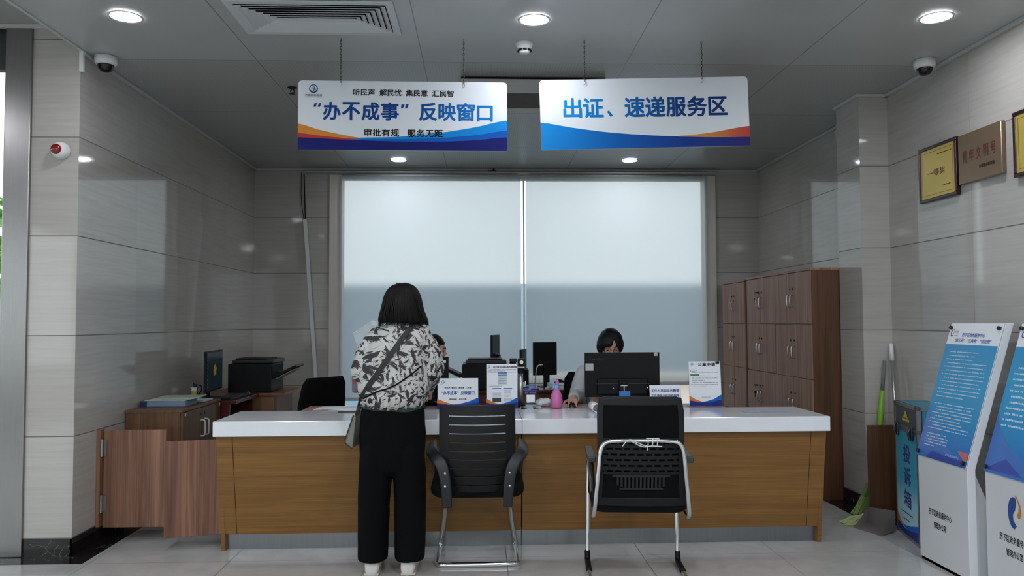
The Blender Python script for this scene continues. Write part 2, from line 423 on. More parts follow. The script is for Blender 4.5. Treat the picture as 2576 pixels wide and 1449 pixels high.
def put_lines(mb, F, u0, u1, v0, v1, rows, h, seed=1, w=0.0007, indent=0.06):
    """rows of print too small to read: short broken strokes"""
    rnd = random.Random(seed)
    for r in range(rows):
        v = v1 - (v1 - v0) * (r + .5) / rows; u = u0 + (indent * (u1-u0) if rnd.random() < .4 else 0)
        end = u1 if rnd.random() < .6 else u0 + (u1 - u0) * rnd.uniform(.4, .95)
        while u < end:
            L = h * rnd.uniform(.6, 1.1); put_rect(mb, F, u, min(u + L, end), v - h*.5, v + h*rnd.uniform(.2, .5), w)
            u += L + h * (.25 if rnd.random() < .9 else 1.2)

# ------------------------------------------------------------------ the room
b = MB(); b.box(-7, 3.3, -5, 8.75, -0.1, 0); struct(b.build('floor', M_FLOOR))
b = MB(); b.box(-2.41, 3.3, -5, 8.75, H, H+0.16); struct(b.build('ceiling', M_CEIL))
t = NT('hall_ceiling'); t.b.inputs['Base Color'].default_value = (.33, .335, .32, 1); t.b.inputs['Roughness'].default_value = .5
b = MB(); b.box(-7.1, -2.41, -5, 4.95, 3.19, 3.30); struct(b.build('ceiling_side', t.m))
b = MB(); b.box(-2.715, XL, YL, 8.75, 0, 3.2); struct(b.build('wall_left', M_WL))
b = MB(); b.box(XR, 3.3, -5, 5.75, 0, H); b.box(XRF, 3.3, 5.75, 8.75, 0, H); struct(b.build('wall_right', M_WR))
b = MB(); b.box(2.772, 3.1, YP, 6.04, 0, H); struct(b.build('wall_pilaster', M_WB))
WX0, WX1, WZ0, WZ1 = -1.63, 2.575, 0.42, 2.97
b = MB()
b.box(XL-.1, WX0, YB, 8.78, 0, H); b.box(WX1, 3.2, YB, 8.78, 0, H); b.box(WX0, WX1, YB, 8.78, 0, WZ0); b.box(WX0, WX1, YB, 8.78, WZ1, H)
struct(b.build('wall_back', M_WB))
M_PLAIN = P('hall_paint', '#b4b2ac', 0.6)
b = MB(); b.box(-7.1, 3.3, -5.15, -5, 0, .5); b.box(-7.1, 3.3, -5.15, -5, 2.8, 3.3)
for xx in (-7.1, -4.75, -2.3, .15, 2.6): b.box(xx, xx+.7, -5.15, -5, .5, 2.8)
struct(b.build('wall_hall', M_PLAIN))
b = MB(); b.box(-7, 3.2, -5.085, -5.08, .5, 2.8); struct(b.build('fill_window_back', M_GLASS))  # unseen glazing added so daylight from behind brightens signs and steel
b = MB(); b.box(-7.2, -7, -5, 4.95, 0, .3); b.box(-7.2, -7, -5, 4.95, 2.9, 3.3)
for yy in (-5, -2.7, -.4, 1.9, 4.55): b.box(-7.2, -7, yy, yy+.4, .3, 2.9)
struct(b.build('wall_hall_side', M_PLAIN))
b = MB(); b.box(-7.11, -7.105, -5, 4.9, .3, 2.9); struct(b.build('fill_window_side', M_GLASS))  # unseen side glazing added to let more daylight into the hall
# skirtings of black marble and the stone border in the floor
b = MB(); b.box(-2.72, XL+.004, YL-.004, YL+.02, 0, Z0-.003); b.box(XL-.01, XL+.004, YL-.004, 8.6, 0, Z0-.003); struct(b.build('baseboard_left', M_BM))
b = MB(); b.box(XR-.004, XR+.02, -5, YP, 0, Z0-.003); b.box(2.768, XR, YP-.004, YP+.02, 0, Z0-.003); b.box(2.768, 2.79, YP, 6.04, 0, Z0-.003); b.box(XRF-.004, XRF+.02, 6.04, 8.6, 0, Z0-.003)
struct(b.build('baseboard_right', M_BM))
b = MB(); b.box(XL, 3.05, 8.592, 8.61, 0, Z0-.003); struct(b.build('baseboard_back', M_BM))
b = MB(); b.box(-7, -2.29, 4.715, 4.90, -.02, 0.0012); b.box(XL, -2.29, 4.90, 8.6, -.02, 0.0012); b.box(2.62, 2.985, 5.30, 8.6, -.02, 0.0012)
struct(b.build('trim_1', M_BM))
# cornice trims
def cornice(n, segs, z=H):
    b = MB()
    for (x0, x1, y0, y1) in segs:
        b.box(x0, x1, y0, y1, z-.022, z); 
        cx, cy = (x0+x1)/2, (y0+y1)/2
    struct(b.build('trim_%d' % n, M_TRIM, bevel=.004))
cornice(2, [(XL, XL+.028, YL, 8.6)]); cornice(3, [(XL, XRF, 8.575, 8.6)])
cornice(4, [(XR-.03, XR, -5, YP), (2.742, XR, YP-.03, YP), (2.742, 2.772, YP, 6.04), (XRF-.03, XRF, 6.04, 8.6)])
b = MB(); b.box(-2.425, -2.405, -5, YL, H-.006, 3.19); struct(b.build('trim_5', M_TRIM))
b = MB(); b.box(-7, -2.43, YL-.03, YL, 3.165, 3.19); struct(b.build('trim_6', M_TRIM, bevel=.004))
b = MB(); b.box(XL-.005, XL+.02, YL-.012, YL+.012, 2.905, 3.07); struct(b.build('trim_7', M_WHITE, bevel=.003))

# back window: frame, mullion, panes; daylight comes through the blinds
wf = thing('window_1', (.47, 8.68, WZ0), None, None); struct(wf)
M_FRAME = P('window_frame', '#d3cdc4', 0.4)
b = MB()
b.box(WX0, WX0+.135, 8.58, 8.74, WZ0, WZ1); b.box(WX1-.122, WX1, 8.58, 8.74, WZ0, WZ1); b.box(WX0, WX1, 8.63, 8.74, WZ0, WZ0+.05); b.box(WX0, WX1, 8.63, 8.74, WZ1-.04, WZ1)
b.build('window_frame', M_FRAME, wf, bevel=.004)
b = MB(); b.box(.462, .478, 8.66, 8.73, WZ0+.05, WZ1-.04); b.build('mullion', M_FRAME, wf)
for x0, x1 in ((WX0+.055, .462), (.478, WX1-.055)):
    b = MB(); b.box(x0, x1, 8.69, 8.696, WZ0+.05, WZ1-.04); b.build('pane', M_GLASS, wf)

# glass entrance beside the left pillar
d = thing('door_1', (-3.6, 4.95, 0), None, None); struct(d)
b = MB(); b.box(-2.868, -2.712, 4.855, 5.02, 0, 3.19); b.build('steel_post', M_STEEL, d, bevel=.006)
M_DFR = P('door_frame_dark', '#3f4143', 0.4, metal=.4)
b = MB(); b.box(-7, -2.868, 4.92, 4.98, 2.93, 3.19); b.box(-7, -2.868, 4.915, 4.985, 3.07, 3.085); b.build('transom', M_DFR, d)
b = MB(); b.box(-7, -2.868, 4.92, 4.98, 0.0, .25); b.build('bottom_rail', M_DFR, d)
b = MB(); b.box(-7, -2.868, 4.90, 4.98, 1.215, 1.34); b.build('push_rail', M_BLK, d)
b = MB(); b.box(-7, -2.868, 4.89, 4.93, 1.34, 1.385); b.build('push_bar', M_ALU, d)
for x0 in (-4.2, -5.6):
    b = MB(); b.box(x0-.04, x0, 4.92, 4.98, .25, 2.93); b.build('stile', M_DFR, d)
b = MB(); b.box(-7, -2.868, 4.948, 4.954, .25, 2.93); b.build('pane', M_GLASS, d)

# the world outside
b = MB(); b.box(-40, 40, 4.99, 70, -.15, -.102); b.box(-40, -7.25, -20, 4.99, -.15, -.102); b.box(-7.25, 40, -40, -5.2, -.15, -.102); struct(b.build('floor_outside', P('paving', '#8d8f8e', .8, vary=.1)))
b = MB(); b.box(-4.5, 12, 13.6, 13.9, -.1, 2.02); struct(b.build('wall_outside', P('garden_wall', '#93aabb', .8, vary=.05)))
b = MB(); b.box(.62, 12, 11.0, 11.3, -.1, .56); b.box(.6, 12, 10.9, 11.4, .56, .62); struct(b.build('pink_glare_block', P('glare_pink', '#f3dfd6', .8, vary=.04)))  # invented block, its pale pink stands in for bright daylight below the blind
def tree(x, y, h, r, seed, label):
    rnd = random.Random(seed); g = thing('street_tree', (x, y, -.1), label, 'tree')
    b = MB(); b.tube([(x, y, -.1), (x+.03, y, h*.35), (x, y+.05, h*.7)], [.13, .10, .05], 8, 1); b.build('trunk', P('bark', '#5b4a3c', .9, vary=.2), g, smooth=True)
    b = MB()
    for k in range(900):
        u = Vector((rnd.gauss(0, 1), rnd.gauss(0, 1), rnd.gauss(0, 1))).normalized() * rnd.uniform(.45, 1.0)
        c = Vector((x + u.x*r, y + u.y*r, h*.68 + u.z*r*.9)); a = Vector((rnd.uniform(-1, 1), rnd.uniform(-1, 1), rnd.uniform(-1, 1))).normalized()
        q = a.orthogonal().normalized(); s_ = rnd.uniform(.07, .14)
        b.face([c - a*s_, c + q*s_*.45, c + a*s_, c - q*s_*.45])
    b.build('foliage', P('leaf_green', '#6f9a4c', .7, vary=.3), g, fix=False)
tree(-5.6, 9.3, 3.0, 1.0, 3, 'leafy green tree seen through the glass entrance at far left')

# ------------------------------------------------------------------ ceiling fittings
def downlight(x, y, r, strength, label, group, z=H):
    g = thing('downlight', (x, y, z), label, 'ceiling light', group)
    T = Matrix.Translation((x, y, 0))
    b = MB(); b.lathe([(r+.014, z-.004), (r+.012, z-.009), (r, z-.007), (r-.004, z-.003)], 40, T); b.build('trim_ring', M_WHITE, g, smooth=True)
    mm = P('lamp_%.1f' % strength, '#ffffff', .5, emit='#f4f6ff', estr=strength)
    b = MB(); b.lathe([(.001, z-.0055), (r, z-.0055), (r, z-.0035), (.001, z-.0035)], 40, T); b.build('diffuser', mm, g)
    return g
LR = .076
downlight(-1.912, 4.30, LR, LAMP_FRONT, 'lit round downlight at the left of the front row, above the left camera', 'downlights in the front row')
downlight(.295, 4.283, LR, LAMP_FRONT, 'lit round downlight in the middle of the front row, above the smoke detector', 'downlights in the front row')
downlight(2.49, 4.187, LR, LAMP_FRONT, 'lit round downlight at the right of the front row, above the right camera', 'downlights in the front row')
downlight(-.838, 8.105, LR, LAMP_BACK, 'small lit downlight below the left hanging sign, near the window', 'downlights near the window')
downlight(1.535, 8.081, LR, LAMP_BACK, 'small lit downlight below the right hanging sign, near the window', 'downlights near the window')
for yy in (2.6, -.6, -3.4):  # unseen lamps added to brighten the steel post and left side
    downlight(-4.6, yy, .11, LAMP_FILL, 'lit round downlight in the entrance hall ceiling at far left', 'entrance downlights', 3.19)
for yy in (1.9, -.6, -3.2):  # unseen lamp grid added as fill light from behind the camera
    for xx in (-1.912, .295, 2.49):
        downlight(xx, yy, .11, LAMP_FILL, 'lit round downlight in the hall ceiling behind the viewer', 'hall downlights')

# supply-air grille with nested louvre frames
g = thing('ceiling_vent', (-.885, 4.30, H), 'rectangular white air grille with nested slanted louvres in the ceiling', 'vent')
vx0, vx1, vy0, vy1 = -1.325, -.452, 4.055, 4.525
M_VENT = P('vent_paint', '#c3c9cb', .45)
def vring(b, x0, x1, y0, y1, w, za, zb, th=.004):
    """a slanted rectangular louvre: outer edge at height za, inner edge at zb"""
    o = [(x0, y0), (x1, y0), (x1, y1), (x0, y1)]; i = [(x0+w, y0+w), (x1-w, y0+w), (x1-w, y1-w), (x0+w, y1-w)]
    for k in range(4):
        j = (k+1) % 4
        b.hexa([(*o[k], za), (*o[j], za), (*i[j], zb), (*i[k], zb), (*o[k], za+th), (*o[j], za+th), (*i[j], zb+th), (*i[k], zb+th)])
b = MB(); vring(b, vx0, vx1, vy0, vy1, .042, H-.012, H-.010, .01); b.build('frame', M_VENT, g, bevel=.002)
for k in range(6):
    o = .046 + .030*k; b = MB(); vring(b, vx0+o, vx1-o, vy0+o, vy1-o, .030, H-.016, H-.001, .003); b.build('louvre', M_VENT, g)
b = MB(); b.box(vx0+.226, vx1-.226, vy0+.22, vy1-.22, H-.016, H-.012); b.build('centre_blade', M_VENT, g)
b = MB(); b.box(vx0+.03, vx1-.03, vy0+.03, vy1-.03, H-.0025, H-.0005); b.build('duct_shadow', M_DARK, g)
# ceiling air unit between the signs
g = thing('air_conditioner', (.35, 5.7, H), 'grey ceiling air unit with black slot seen between the hanging signs', 'air conditioner')
M_ACG = P('ac_grey', '#bdbcb8', .4)
b = MB(); b.box(-.13, .85, 5.30, 5.52, H-.055, H-.018); b.build('front_flap', M_ACG, g, bevel=.006)
b = MB(); b.box(-.13, .85, 5.32, 5.52, H-.020, H-.001); b.build('air_slot', M_DARK, g)
b = MB(); b.box(-.06, .78, 5.535, 5.60, H-.02, H-.001); b.box(-.06, .78, 6.06, 6.12, H-.02, H-.001); b.box(-.06, -.01, 5.60, 6.06, H-.02, H-.001); b.box(.73, .78, 5.60, 6.06, H-.02, H-.001); b.build('intake_frame', M_ACG, g, bevel=.003)
b = MB(); b.box(-.01, .73, 5.60, 6.06, H-.012, H-.001); b.build('intake_filter', P('filter_grey', '#5e5c59', .8, vary=.1), g)
# smoke detector
g = thing('smoke_detector', (.262, 4.66, H), 'white round smoke detector on the ceiling between the two hanging signs', 'smoke detector')
T = Matrix.Translation((.262, 4.66, 0))
b = MB(); b.lathe([(.052, H), (.054, H-.012), (.050, H-.016), (.046, H-.034), (.030, H-.046)], 32, T); b.build('body', M_WHITE, g, smooth=True)
b = MB(); b.lathe([(.030, H-.046), (.033, H-.050), (.030, H-.062), (.012, H-.066)], 32, T); b.build('sensor_cap', M_WHITE, g, smooth=True)
for k in range(8):
    a = 2*PI*k/8; R_ = Matrix.Translation((.262, 4.66, H-.0485)) @ Matrix.Rotation(a, 4, 'Z'); b = MB(); b.box(.036, .042, -.011, .011, -.003, .006, R_); b.build('vent_slot', M_DARK, g)
# dome cameras
def dome(x, y, label):
    g = thing('security_camera', (x, y, H), label, 'security camera', 'dome cameras'); T = Matrix.Translation((x, y, 0))
    b = MB(); b.lathe([(.055, H), (.066, H-.004), (.066, H-.030), (.064, H-.044), (.056, H-.054), (.046, H-.055)], 40, T); b.build('housing', M_WHITE, g, smooth=True)
    b = MB(); b.lathe([(.048, H-.052), (.047, H-.062), (.042, H-.078), (.030, H-.092), (.014, H-.099), (.001, H-.100)], 40, T); b.build('dome_cover', M_BLKG, g, smooth=True)
    R_ = Matrix.Translation((x, y, H-.053)) @ Matrix.Rotation(-.7, 4, 'X'); b = MB(); b.lathe([(.030, .0), (.046, .0), (.046, -.012), (.030, -.02)], 28, R_); b.build('dome_collar', M_BLK, g, smooth=True)
    return g
dome(-2.325, 4.97, 'white dome camera with black eye at the top of the left wall')
dome(2.83, 4.90, 'white dome camera with black eye at the top of the right wall')
g = thing('sprinkler', (-1.326, 5.60, H), 'small dark fire sprinkler head on the ceiling left of the signs', 'sprinkler')
T = Matrix.Translation((-1.326, 5.60, 0)); M_SPR = P('dark_brass', '#2a2622', .4, metal=.6)
b = MB(); b.lathe([(.034, H), (.034, H-.004), (.020, H-.010), (.012, H-.012)], 20, T); b.build('escutcheon', M_SPR, g, smooth=True)
b = MB(); b.tube([(-1.326, 5.6, H-.01), (-1.338, 5.6, H-.022), (-1.338, 5.6, H-.034), (-1.326, 5.6, H-.045)], .004, 8); b.tube([(-1.326, 5.6, H-.01), (-1.314, 5.6, H-.022), (-1.314, 5.6, H-.034), (-1.326, 5.6, H-.045)], .004, 8); b.build('yoke', M_SPR, g)
b = MB(); b.lathe([(.001, H-.045), (.020, H-.045), (.022, H-.048), (.001, H-.05)], 16, T); b.build('deflector', M_SPR, g)
# alarm on the left pillar
g = thing('alarm_sounder', (-2.53, YL, 2.42), 'white round alarm with red lens on the left pillar', 'alarm')
R_ = Matrix.Translation((-2.530, YL, 2.42)) @ Matrix.Rotation(PI/2, 4, 'X')
b = MB(); b.lathe([(.052, 0), (.053, .015), (.047, .04), (.034, .058), (.028, .06)], 32, R_); b.build('housing', M_WHITE, g, smooth=True)
b = MB(); b.lathe([(.032, .056), (.031, .064), (.022, .075), (.001, .079)], 28, R_ @ Matrix.Translation((-.006, 0, 0))); b.build('red_lens', P('red_lens', '#7d0a0e', .12, coat=.5), g, smooth=True, label='dark red round lens')

# ------------------------------------------------------------------ hanging signs
M_BOARD = P('sign_board', '#cdd4d9', .35)
C_NAVY, C_MID, C_LB, C_OR, C_RED = '#10165e', '#0650a6', '#037cc2', '#c4802f', '#a83236'
def city_logo(mb_b, mb_g, F, cu, cv, r):
    put_ring(mb_b, F, cu, cv, r*.78, r); put_ring(mb_b, F, cu + r*.02, cv - r*.10, r*.60, r*.80, PI*1.1, PI*1.9)
    put_poly(mb_b, F, [(cu-r*.35, cv-r*.05), (cu+r*.05, cv+.02*r), (cu+r*.10, cv+r*.30), (cu+r*.32, cv+r*.25), (cu+r*.30, cv-r*.2), (cu+r*.12, cv-r*.5), (cu-.02*r, cv-r*.45), (cu+r*.02, cv-r*.2)], .0009)
    put_poly(mb_b, F, [(cu+r*.42, cv-r*.45), (cu+r*.68, cv-r*.1), (cu+r*.62, cv+r*.1), (cu+r*.48, cv-r*.2)], .0009)
    put_poly(mb_g, F, [(cu-r*.5, cv+r*.22), (cu-r*.25, cv+r*.36), (cu+r*.02, cv+r*.2), (cu-r*.15, cv+r*.12)], .0010)
    put_poly(mb_g, F, [(cu-r*.02, cv+r*.5), (cu+r*.14, cv+r*.6), (cu+r*.32, cv+r*.36), (cu+r*.30, cv+r*.1), (cu+r*.12, cv+r*.25)], .0010)
def hang_sign(x0, x1, z0, z1, tilt, label, chains):
    W, Hh = x1-x0, z1-z0; Y = 4.62
    g = thing('hanging_sign', ((x0+x1)/2, Y, z0), label, 'hanging sign')
    F = frame((x0, Y-.006, z0), (math.cos(tilt), 0, math.sin(tilt)), (-math.sin(tilt), 0, math.cos(tilt)))
    pts, r = [], .022
    for cx, cy, a in ((W-r*.3, r*.3, -PI/2), (W-r, Hh-r, 0), (r, Hh-r, PI/2), (r*.3, r*.3, PI)):
        rr = r if cy > r else r*.3
        for k in range(6):
            aa = a + PI/2*k/5; pts.append((cx + (rr if cy > r else r*.3)*math.cos(aa), cy + rr*math.sin(aa)))
    b = MB(); b.prism(pts, -.012, F); b.build('board', M_BOARD, g)
    for cx, ztop in chains:
        u = cx - x0; p = F @ Vector((u, Hh-.022, .004)); cb = MB(); z = H - .01; n = 0
        L = H - p.z - .012
        N = int(L / .016)
        for k in range(N):
            c = Vector((cx, Y-.012, p.z + .012 + (k+.5)*L/N)); q = []
            for j in range(9):
                a = 2*PI*j/8; o = Vector((math.cos(a)*.0042, 0, math.sin(a)*.0115)); q.append(c + (Vector((0, o.x, o.z)) if k % 2 else o))
            cb.tube(q, .0013, 5, cap=False)
        ch = cb.build('chain', P('chain_dark', '#3a3a38', .4, metal=.7), g)
        hb = MB(); hb.tube([(cx, Y-.012, p.z+.016), (cx+.006, Y-.016, p.z+.004), (cx+.004, Y-.016, p.z-.010), (cx-.004, Y-.012, p.z-.012), (cx-.005, Y+.012, p.z-.002)], .0015, 6, 1); hb.build('hook', P('hook_metal', '#9a9a98', .3, metal=.8), ch)
    return g, F, W, Hh
# left sign: "cannot get it done" window
g, F, W, Hh = hang_sign(-1.060, .155, 2.379, 2.785, -.003, 'hanging sign with blue lettering in quotation marks and logo, the left of the two', [(-.812, 0), (-.098, 0)])
sw = lambda name, col, lo, hi, t0=0, t1=1, w=.0006: (lambda b: (put_band(b, F, W, Hh, lo, hi, t0, t1, w=w), b.build(name, col if not isinstance(col, str) else P('print_'+col[1:], col, .5, spec=.15), g, fix=False)))(MB())
navy_top = [(0, .18), (.15, .16), (.31, .14), (.48, .126), (.69, .13), (.85, .155), (1, .20)]
sw('navy_band', C_NAVY, [(0, 0), (1, 0)], navy_top)
sw('light_blue_band', C_LB, [(.1, .16), (.31, .14), (.48, .126), (.69, .13), (.85, .155), (1, .20)], [(.1, .162), (.31, .18), (.48, .197), (.69, .262), (.85, .345), (1, .445)], .2, 1, .0007)
sw('blue_band', C_MID, [(.2, .15), (.31, .14), (.48, .126), (.69, .13), (.85, .155), (1, .20)], [(.2, .152), (.31, .157), (.48, .160), (.69, .185), (.85, .228), (1, .298)], .2, 1, .0008)
sw('red_band', C_RED, [(0, .178), (.1, .165), (.2, .152), (.31, .146)], [(0, .242), (.1, .205), (.2, .178), (.31, .148)], 0, .3, .0009)
sw('orange_band', C_OR, [(0, .240), (.1, .205), (.2, .178), (.31, .168)], [(0, .375), (.1, .29), (.2, .225), (.31, .172)], 0, .31, .0010)
px = lambda x: (x-643)/1782*W
pz = lambda y: (1077-y)/590*Hh
letters(g, F, M_INK, [('听民声', px(1110), px(1292), pz(612), pz(557), .025), ('解民忧', px(1334), px(1520), pz(613), pz(558), .025), ('集民意', px(1558), px(1742), pz(614), pz(559), .025), ('汇民智', px(1782), px(1965), pz(616), pz(561), .025),
    ('审批有规', px(1203), px(1500), pz(960), pz(895), .025), ('服务无距', px(1572), px(1872), pz(964), pz(898), .025)], 'black_lettering')
M_SBL = mat_grad('sign_blue_left', [(0, '#0a3c80'), (.55, '#0a3c80'), (1, '#0c70b8')], -.96, .06)
for grp in ((('办', 858, 1000), ('不', 1020, 1165), ('成', 1185, 1330), ('事', 1348, 1495)), (('反', 1675, 1820), ('映', 1840, 1980), ('窗', 1998, 2145), ('口', 2170, 2297))):
    b = MB()
    for s_, a, c in grp: put_text(b, F, s_, px(a), px(c), pz(820 if s_ != '口' else 822), pz(672 if s_ != '口' else 692), bold=.035)
    if grp[0][0] == '办':
        for a in (772, 808): put_poly(b, F, [(px(a), pz(712)), (px(a+20), pz(712)), (px(a+32), pz(680)), (px(a+12), pz(680))])
        for a in (1515, 1550): put_poly(b, F, [(px(a), pz(718)), (px(a+18), pz(718)), (px(a+32), pz(684)), (px(a+6), pz(684))])
    b.build('blue_lettering', M_SBL, g, fix=False)
b, b2 = MB(), MB(); city_logo(b, b2, F, px(772), pz(557), 38/1782*W); b.build('emblem', P('logo_blue', '#174a86', .4), g, fix=False); b2.build('emblem_leaf', P('logo_green', '#3f8a5a', .4), g, fix=False)
b = MB(); put_text(b, F, '济南政务服务', px(700), px(847), pz(623), pz(603), bold=.01); put_lines(b, F, px(700), px(847), pz(632), pz(627), 1, .002, 3, indent=0); b.build('emblem_caption', P('ink_grey', '#30363e', .5), g, fix=False)
# right sign
g, F, W, Hh = hang_sign(.356, 1.597, 2.382, 2.797, .026, 'hanging sign with blue lettering and plain white top, the right of the two', [(.613, 0), (1.311, 0)])
sw('blue_band', mat_grad('band_right', [(0, '#0a7ac0'), (.35, '#0858a4'), (.7, '#0c2f84'), (1, '#141a62')], .37, 1.59), [(0, 0), (1, 0)], [(0, .392), (.15, .31), (.31, .238), (.48, .188), (.62, .160), (.8, .135), (1, .127)])
sw('orange_band', mat_grad('orange_right', [(0, '#c9a02c'), (.35, '#c0842f'), (.75, '#b85a38'), (1, '#ad3a34')], 1.18, 1.59), [(.62, .155), (.8, .136), (1, .127)], [(.62, .159), (.8, .195), (1, .283)], .66, 1, .0008)
px = lambda x: (x-336)/1777*W
pz = lambda y: (1077-y)/592*Hh
def skewz(y, x): return pz(y + (x-336)*.021)
M_SBR = mat_grad('sign_blue_right', [(0, '#0c80c2'), (.3, '#0b66aa'), (.7, '#083a78'), (1, '#083068')], .5, 1.48)
for grp in ((('出', 536, 685, 805, 642), ('证', 703, 868, 800, 642), ('、', 0, 0, 0, 0)), (('速', 1055, 1220, 796, 630), ('递', 1232, 1396, 794, 627), ('服', 1410, 1573, 790, 632), ('务', 1588, 1750, 788, 622), ('区', 1772, 1926, 778, 625))):
    b = MB()
    for s_, a, c, y0, y1 in grp:
        if s_ == '、': put_poly(b, F, [(px(900), skewz(752, 900)), (px(918), skewz(740, 900)), (px(950), skewz(785, 900)), (px(930), skewz(797, 900))])
        else: put_text(b, F, s_, px(a), px(c), skewz(y0, a), skewz(y1, a), bold=.035)
    b.build('blue_lettering', M_SBR, g, fix=False)

# ------------------------------------------------------------------ blinds, rail, conduit
M_BL = mat_blind(); M_RAILB = P('blind_rail', '#c2c5c8', .45)
def blind(x0, x1, zb, label, curl=False):
    g = thing('roller_blind', ((x0+x1)/2, 8.56, 2.96), label, 'roller blind', 'window blinds')
    b = MB(); N = 24; cols = []
    for j in range(N+1):
        z = 2.958 + (zb + .02 - 2.958) * j/N; row = []
        for i in range(25):
            x = x0 + (x1-x0)*i/24; y = 8.562 + .004*math.sin(x*5+1) * (j/N)
            if curl and j > N-3 and i < 2: x += .05*(j-N+3)/3*(1 - i*.5); y -= .02
            row.append((x, y, z))
        cols.append(row)
    b.rings(cols, False, False); b.build('fabric', M_BL, g, smooth=True)
    b = MB(); b.box(x0-.01 if not curl else x0-.02, x1, 8.548, 8.574, zb-.014, zb+.022); b.build('bottom_rail', M_RAILB, g, bevel=.005)
    b = MB(); b.tube([(x0+.035, 8.577, 2.958), (x1-.035, 8.577, 2.958)], .016, 14); b.build('roller', M_RAILB, g, smooth=True)
    return g
blind(-1.515, .432, .555, 'lowered white roller blind on the left half of the window', True)
blind(.488, 2.470, .700, 'lowered white roller blind on the right half of the window')
g = thing('blind_head_box', (.34, 8.55, 2.975), 'long grey head box across the top of the window blinds', 'blind box')
b = MB(); b.box(-1.895, 2.575, 8.52, 8.595, 2.980, 2.998); b.build('cover', P('head_box_grey', '#a9adad', .45), g, bevel=.004)
b = MB(); b.box(.08, .16, 8.53, 8.56, 2.998, 3.008); b.box(.13, .15, 8.53, 8.56, 2.998, 3.03); b.build('bracket', M_BLK, g)
g = thing('cable_conduit', (-1.81, 8.57, .5), 'crooked white cable conduit hanging off the back wall left of the window', 'conduit')
b = MB()
def bar(b, p, q, w, d):
    p, q = Vector(p), Vector(q); a = (q-p).normalized(); s_ = a.cross(Vector((0, 1, 0))).normalized() * w; n_ = Vector((0, d, 0))
    b.hexa([p-s_-n_, p+s_-n_, p+s_+n_, p-s_+n_, q-s_-n_, q+s_-n_, q+s_+n_, q-s_+n_])
bar(b, (-1.742, 8.56, .58), (-1.885, 8.57, 2.484), .018, .012); b.build('duct', M_WHITE, g)
b = MB(); bar(b, (-1.86, 8.57, .44), (-1.745, 8.57, .60), .018, .010); b.build('elbow_duct', M_WHITE, g)
b = MB(); b.tube([(-1.885, 8.585, 2.47), (-1.893, 8.587, 2.7), (-1.902, 8.587, 2.975)], .006, 8, 1); b.tube([(-1.90, 8.590, 2.47), (-1.935, 8.592, 2.7), (-1.93, 8.592, 2.99)], .003, 6, 1); b.build('cable', M_BLK, g)

# ------------------------------------------------------------------ locker cabinets on the right
M_PULL = P('pull_handle', '#b9bab8', .25, metal=.85)
def pull(b, p, n, h=.085, out=.028):
    """an arched bar handle at p, standing out along n"""
    p, n = Vector(p), Vector(n); q = [p + Vector((0, 0, h/2)), p + n*out*.75 + Vector((0, 0, h/2)), p + n*out + Vector((0, 0, h/2-.012)), p + n*out - Vector((0, 0, h/2-.012)), p + n*out*.75 - Vector((0, 0, h/2)), p - Vector((0, 0, h/2))]
    b.tube(q, .0055, 8, 1)
def lockers(y0, y1, bays, label, top, single=()):
    XF = 2.547
    g = thing('locker_cabinet', (2.76, (y0+y1)/2, 0), label, 'cabinet', 'walnut lockers against the right wall')
    b = MB(); b.box(XF+.012, 3.02, y0, y1, 0, top-.02); b.build('carcass', M_WALD, g, bevel=.002)
    b = MB(); b.box(XF-.004, 3.02, y0-.004, y1+.002, top-.02, top); b.build('top_board', M_WAL, g, bevel=.002)
    bw = (y1-y0)/bays; rows = [(1.352, top-.024), (.922, 1.346), (.492, .916), (.06, .486)]
    for k in range(bays):
        a = y0 + k*bw
        for r, (za, zb) in enumerate(rows):
            for s_ in (0, 1):
                ya, yb = a + s_*bw/2 + .002, a + (s_+1)*bw/2 - .002
                dz = {0: .0, 1: -.004}[s_] if (k + r) % 2 else 0
                off = .004 if (k*3 + r*2 + s_) % 5 == 0 else 0
                dm = MB(); dm.box(XF-off, XF+.014-off, ya, yb, za+dz, zb+dz); d = dm.build('door', M_WAL, g, bevel=.0012)
                yh = yb - .035 if s_ == 0 else ya + .035
                hz = zb - .225 if r else zb - .225
                hb = MB(); pull(hb, (XF-off, yh, hz), (-1, 0, 0), .095); hb.build('handle', M_PULL, d, smooth=True)
                T = Matrix.Translation((XF-off, yh, hz+.095)) @ Matrix.Rotation(-PI/2, 4, 'Y'); kb = MB(); kb.lathe([(.009, -.002), (.009, .003), (.006, .005), (.001, .005)], 14, T); kb.build('lock', M_BLK, d)
    return g
lockers(6.055, 7.535, 2, 'wide walnut locker cabinet with two bays, the nearer of the two lockers', 1.787)
lockers(7.585, 8.30, 1, 'narrow walnut locker cabinet beside the window, the farther of the two lockers', 1.775)
def keys(y, z, label):
    g = thing('key_bunch', (2.54, y, z), label, 'keys', 'keys left in locker locks')
    b = MB(); b.box(2.515, 2.542, y-.012, y+.012, z-.006, z+.006); b.build('key_bow', M_BLK, g, bevel=.002)
    b = MB(); b.tube([(2.522, y, z), (2.520, y+.012, z-.03), (2.520, y+.004, z-.055)], .003, 6); b.build('key_ring', M_ALU, g)
    b = MB(); b.box(2.512, 2.53, y-.006, y+.014, z-.075, z-.05); b.box(2.516, 2.524, y+.002, y+.008, z-.11, z-.072); b.build('key_fob', M_BLK, g, bevel=.002)
keys(7.215, 1.633, 'bunch of keys hanging from an upper lock of the wide locker cabinet')
keys(7.255, .785, 'bunch of keys hanging from a lower lock of the wide locker cabinet')

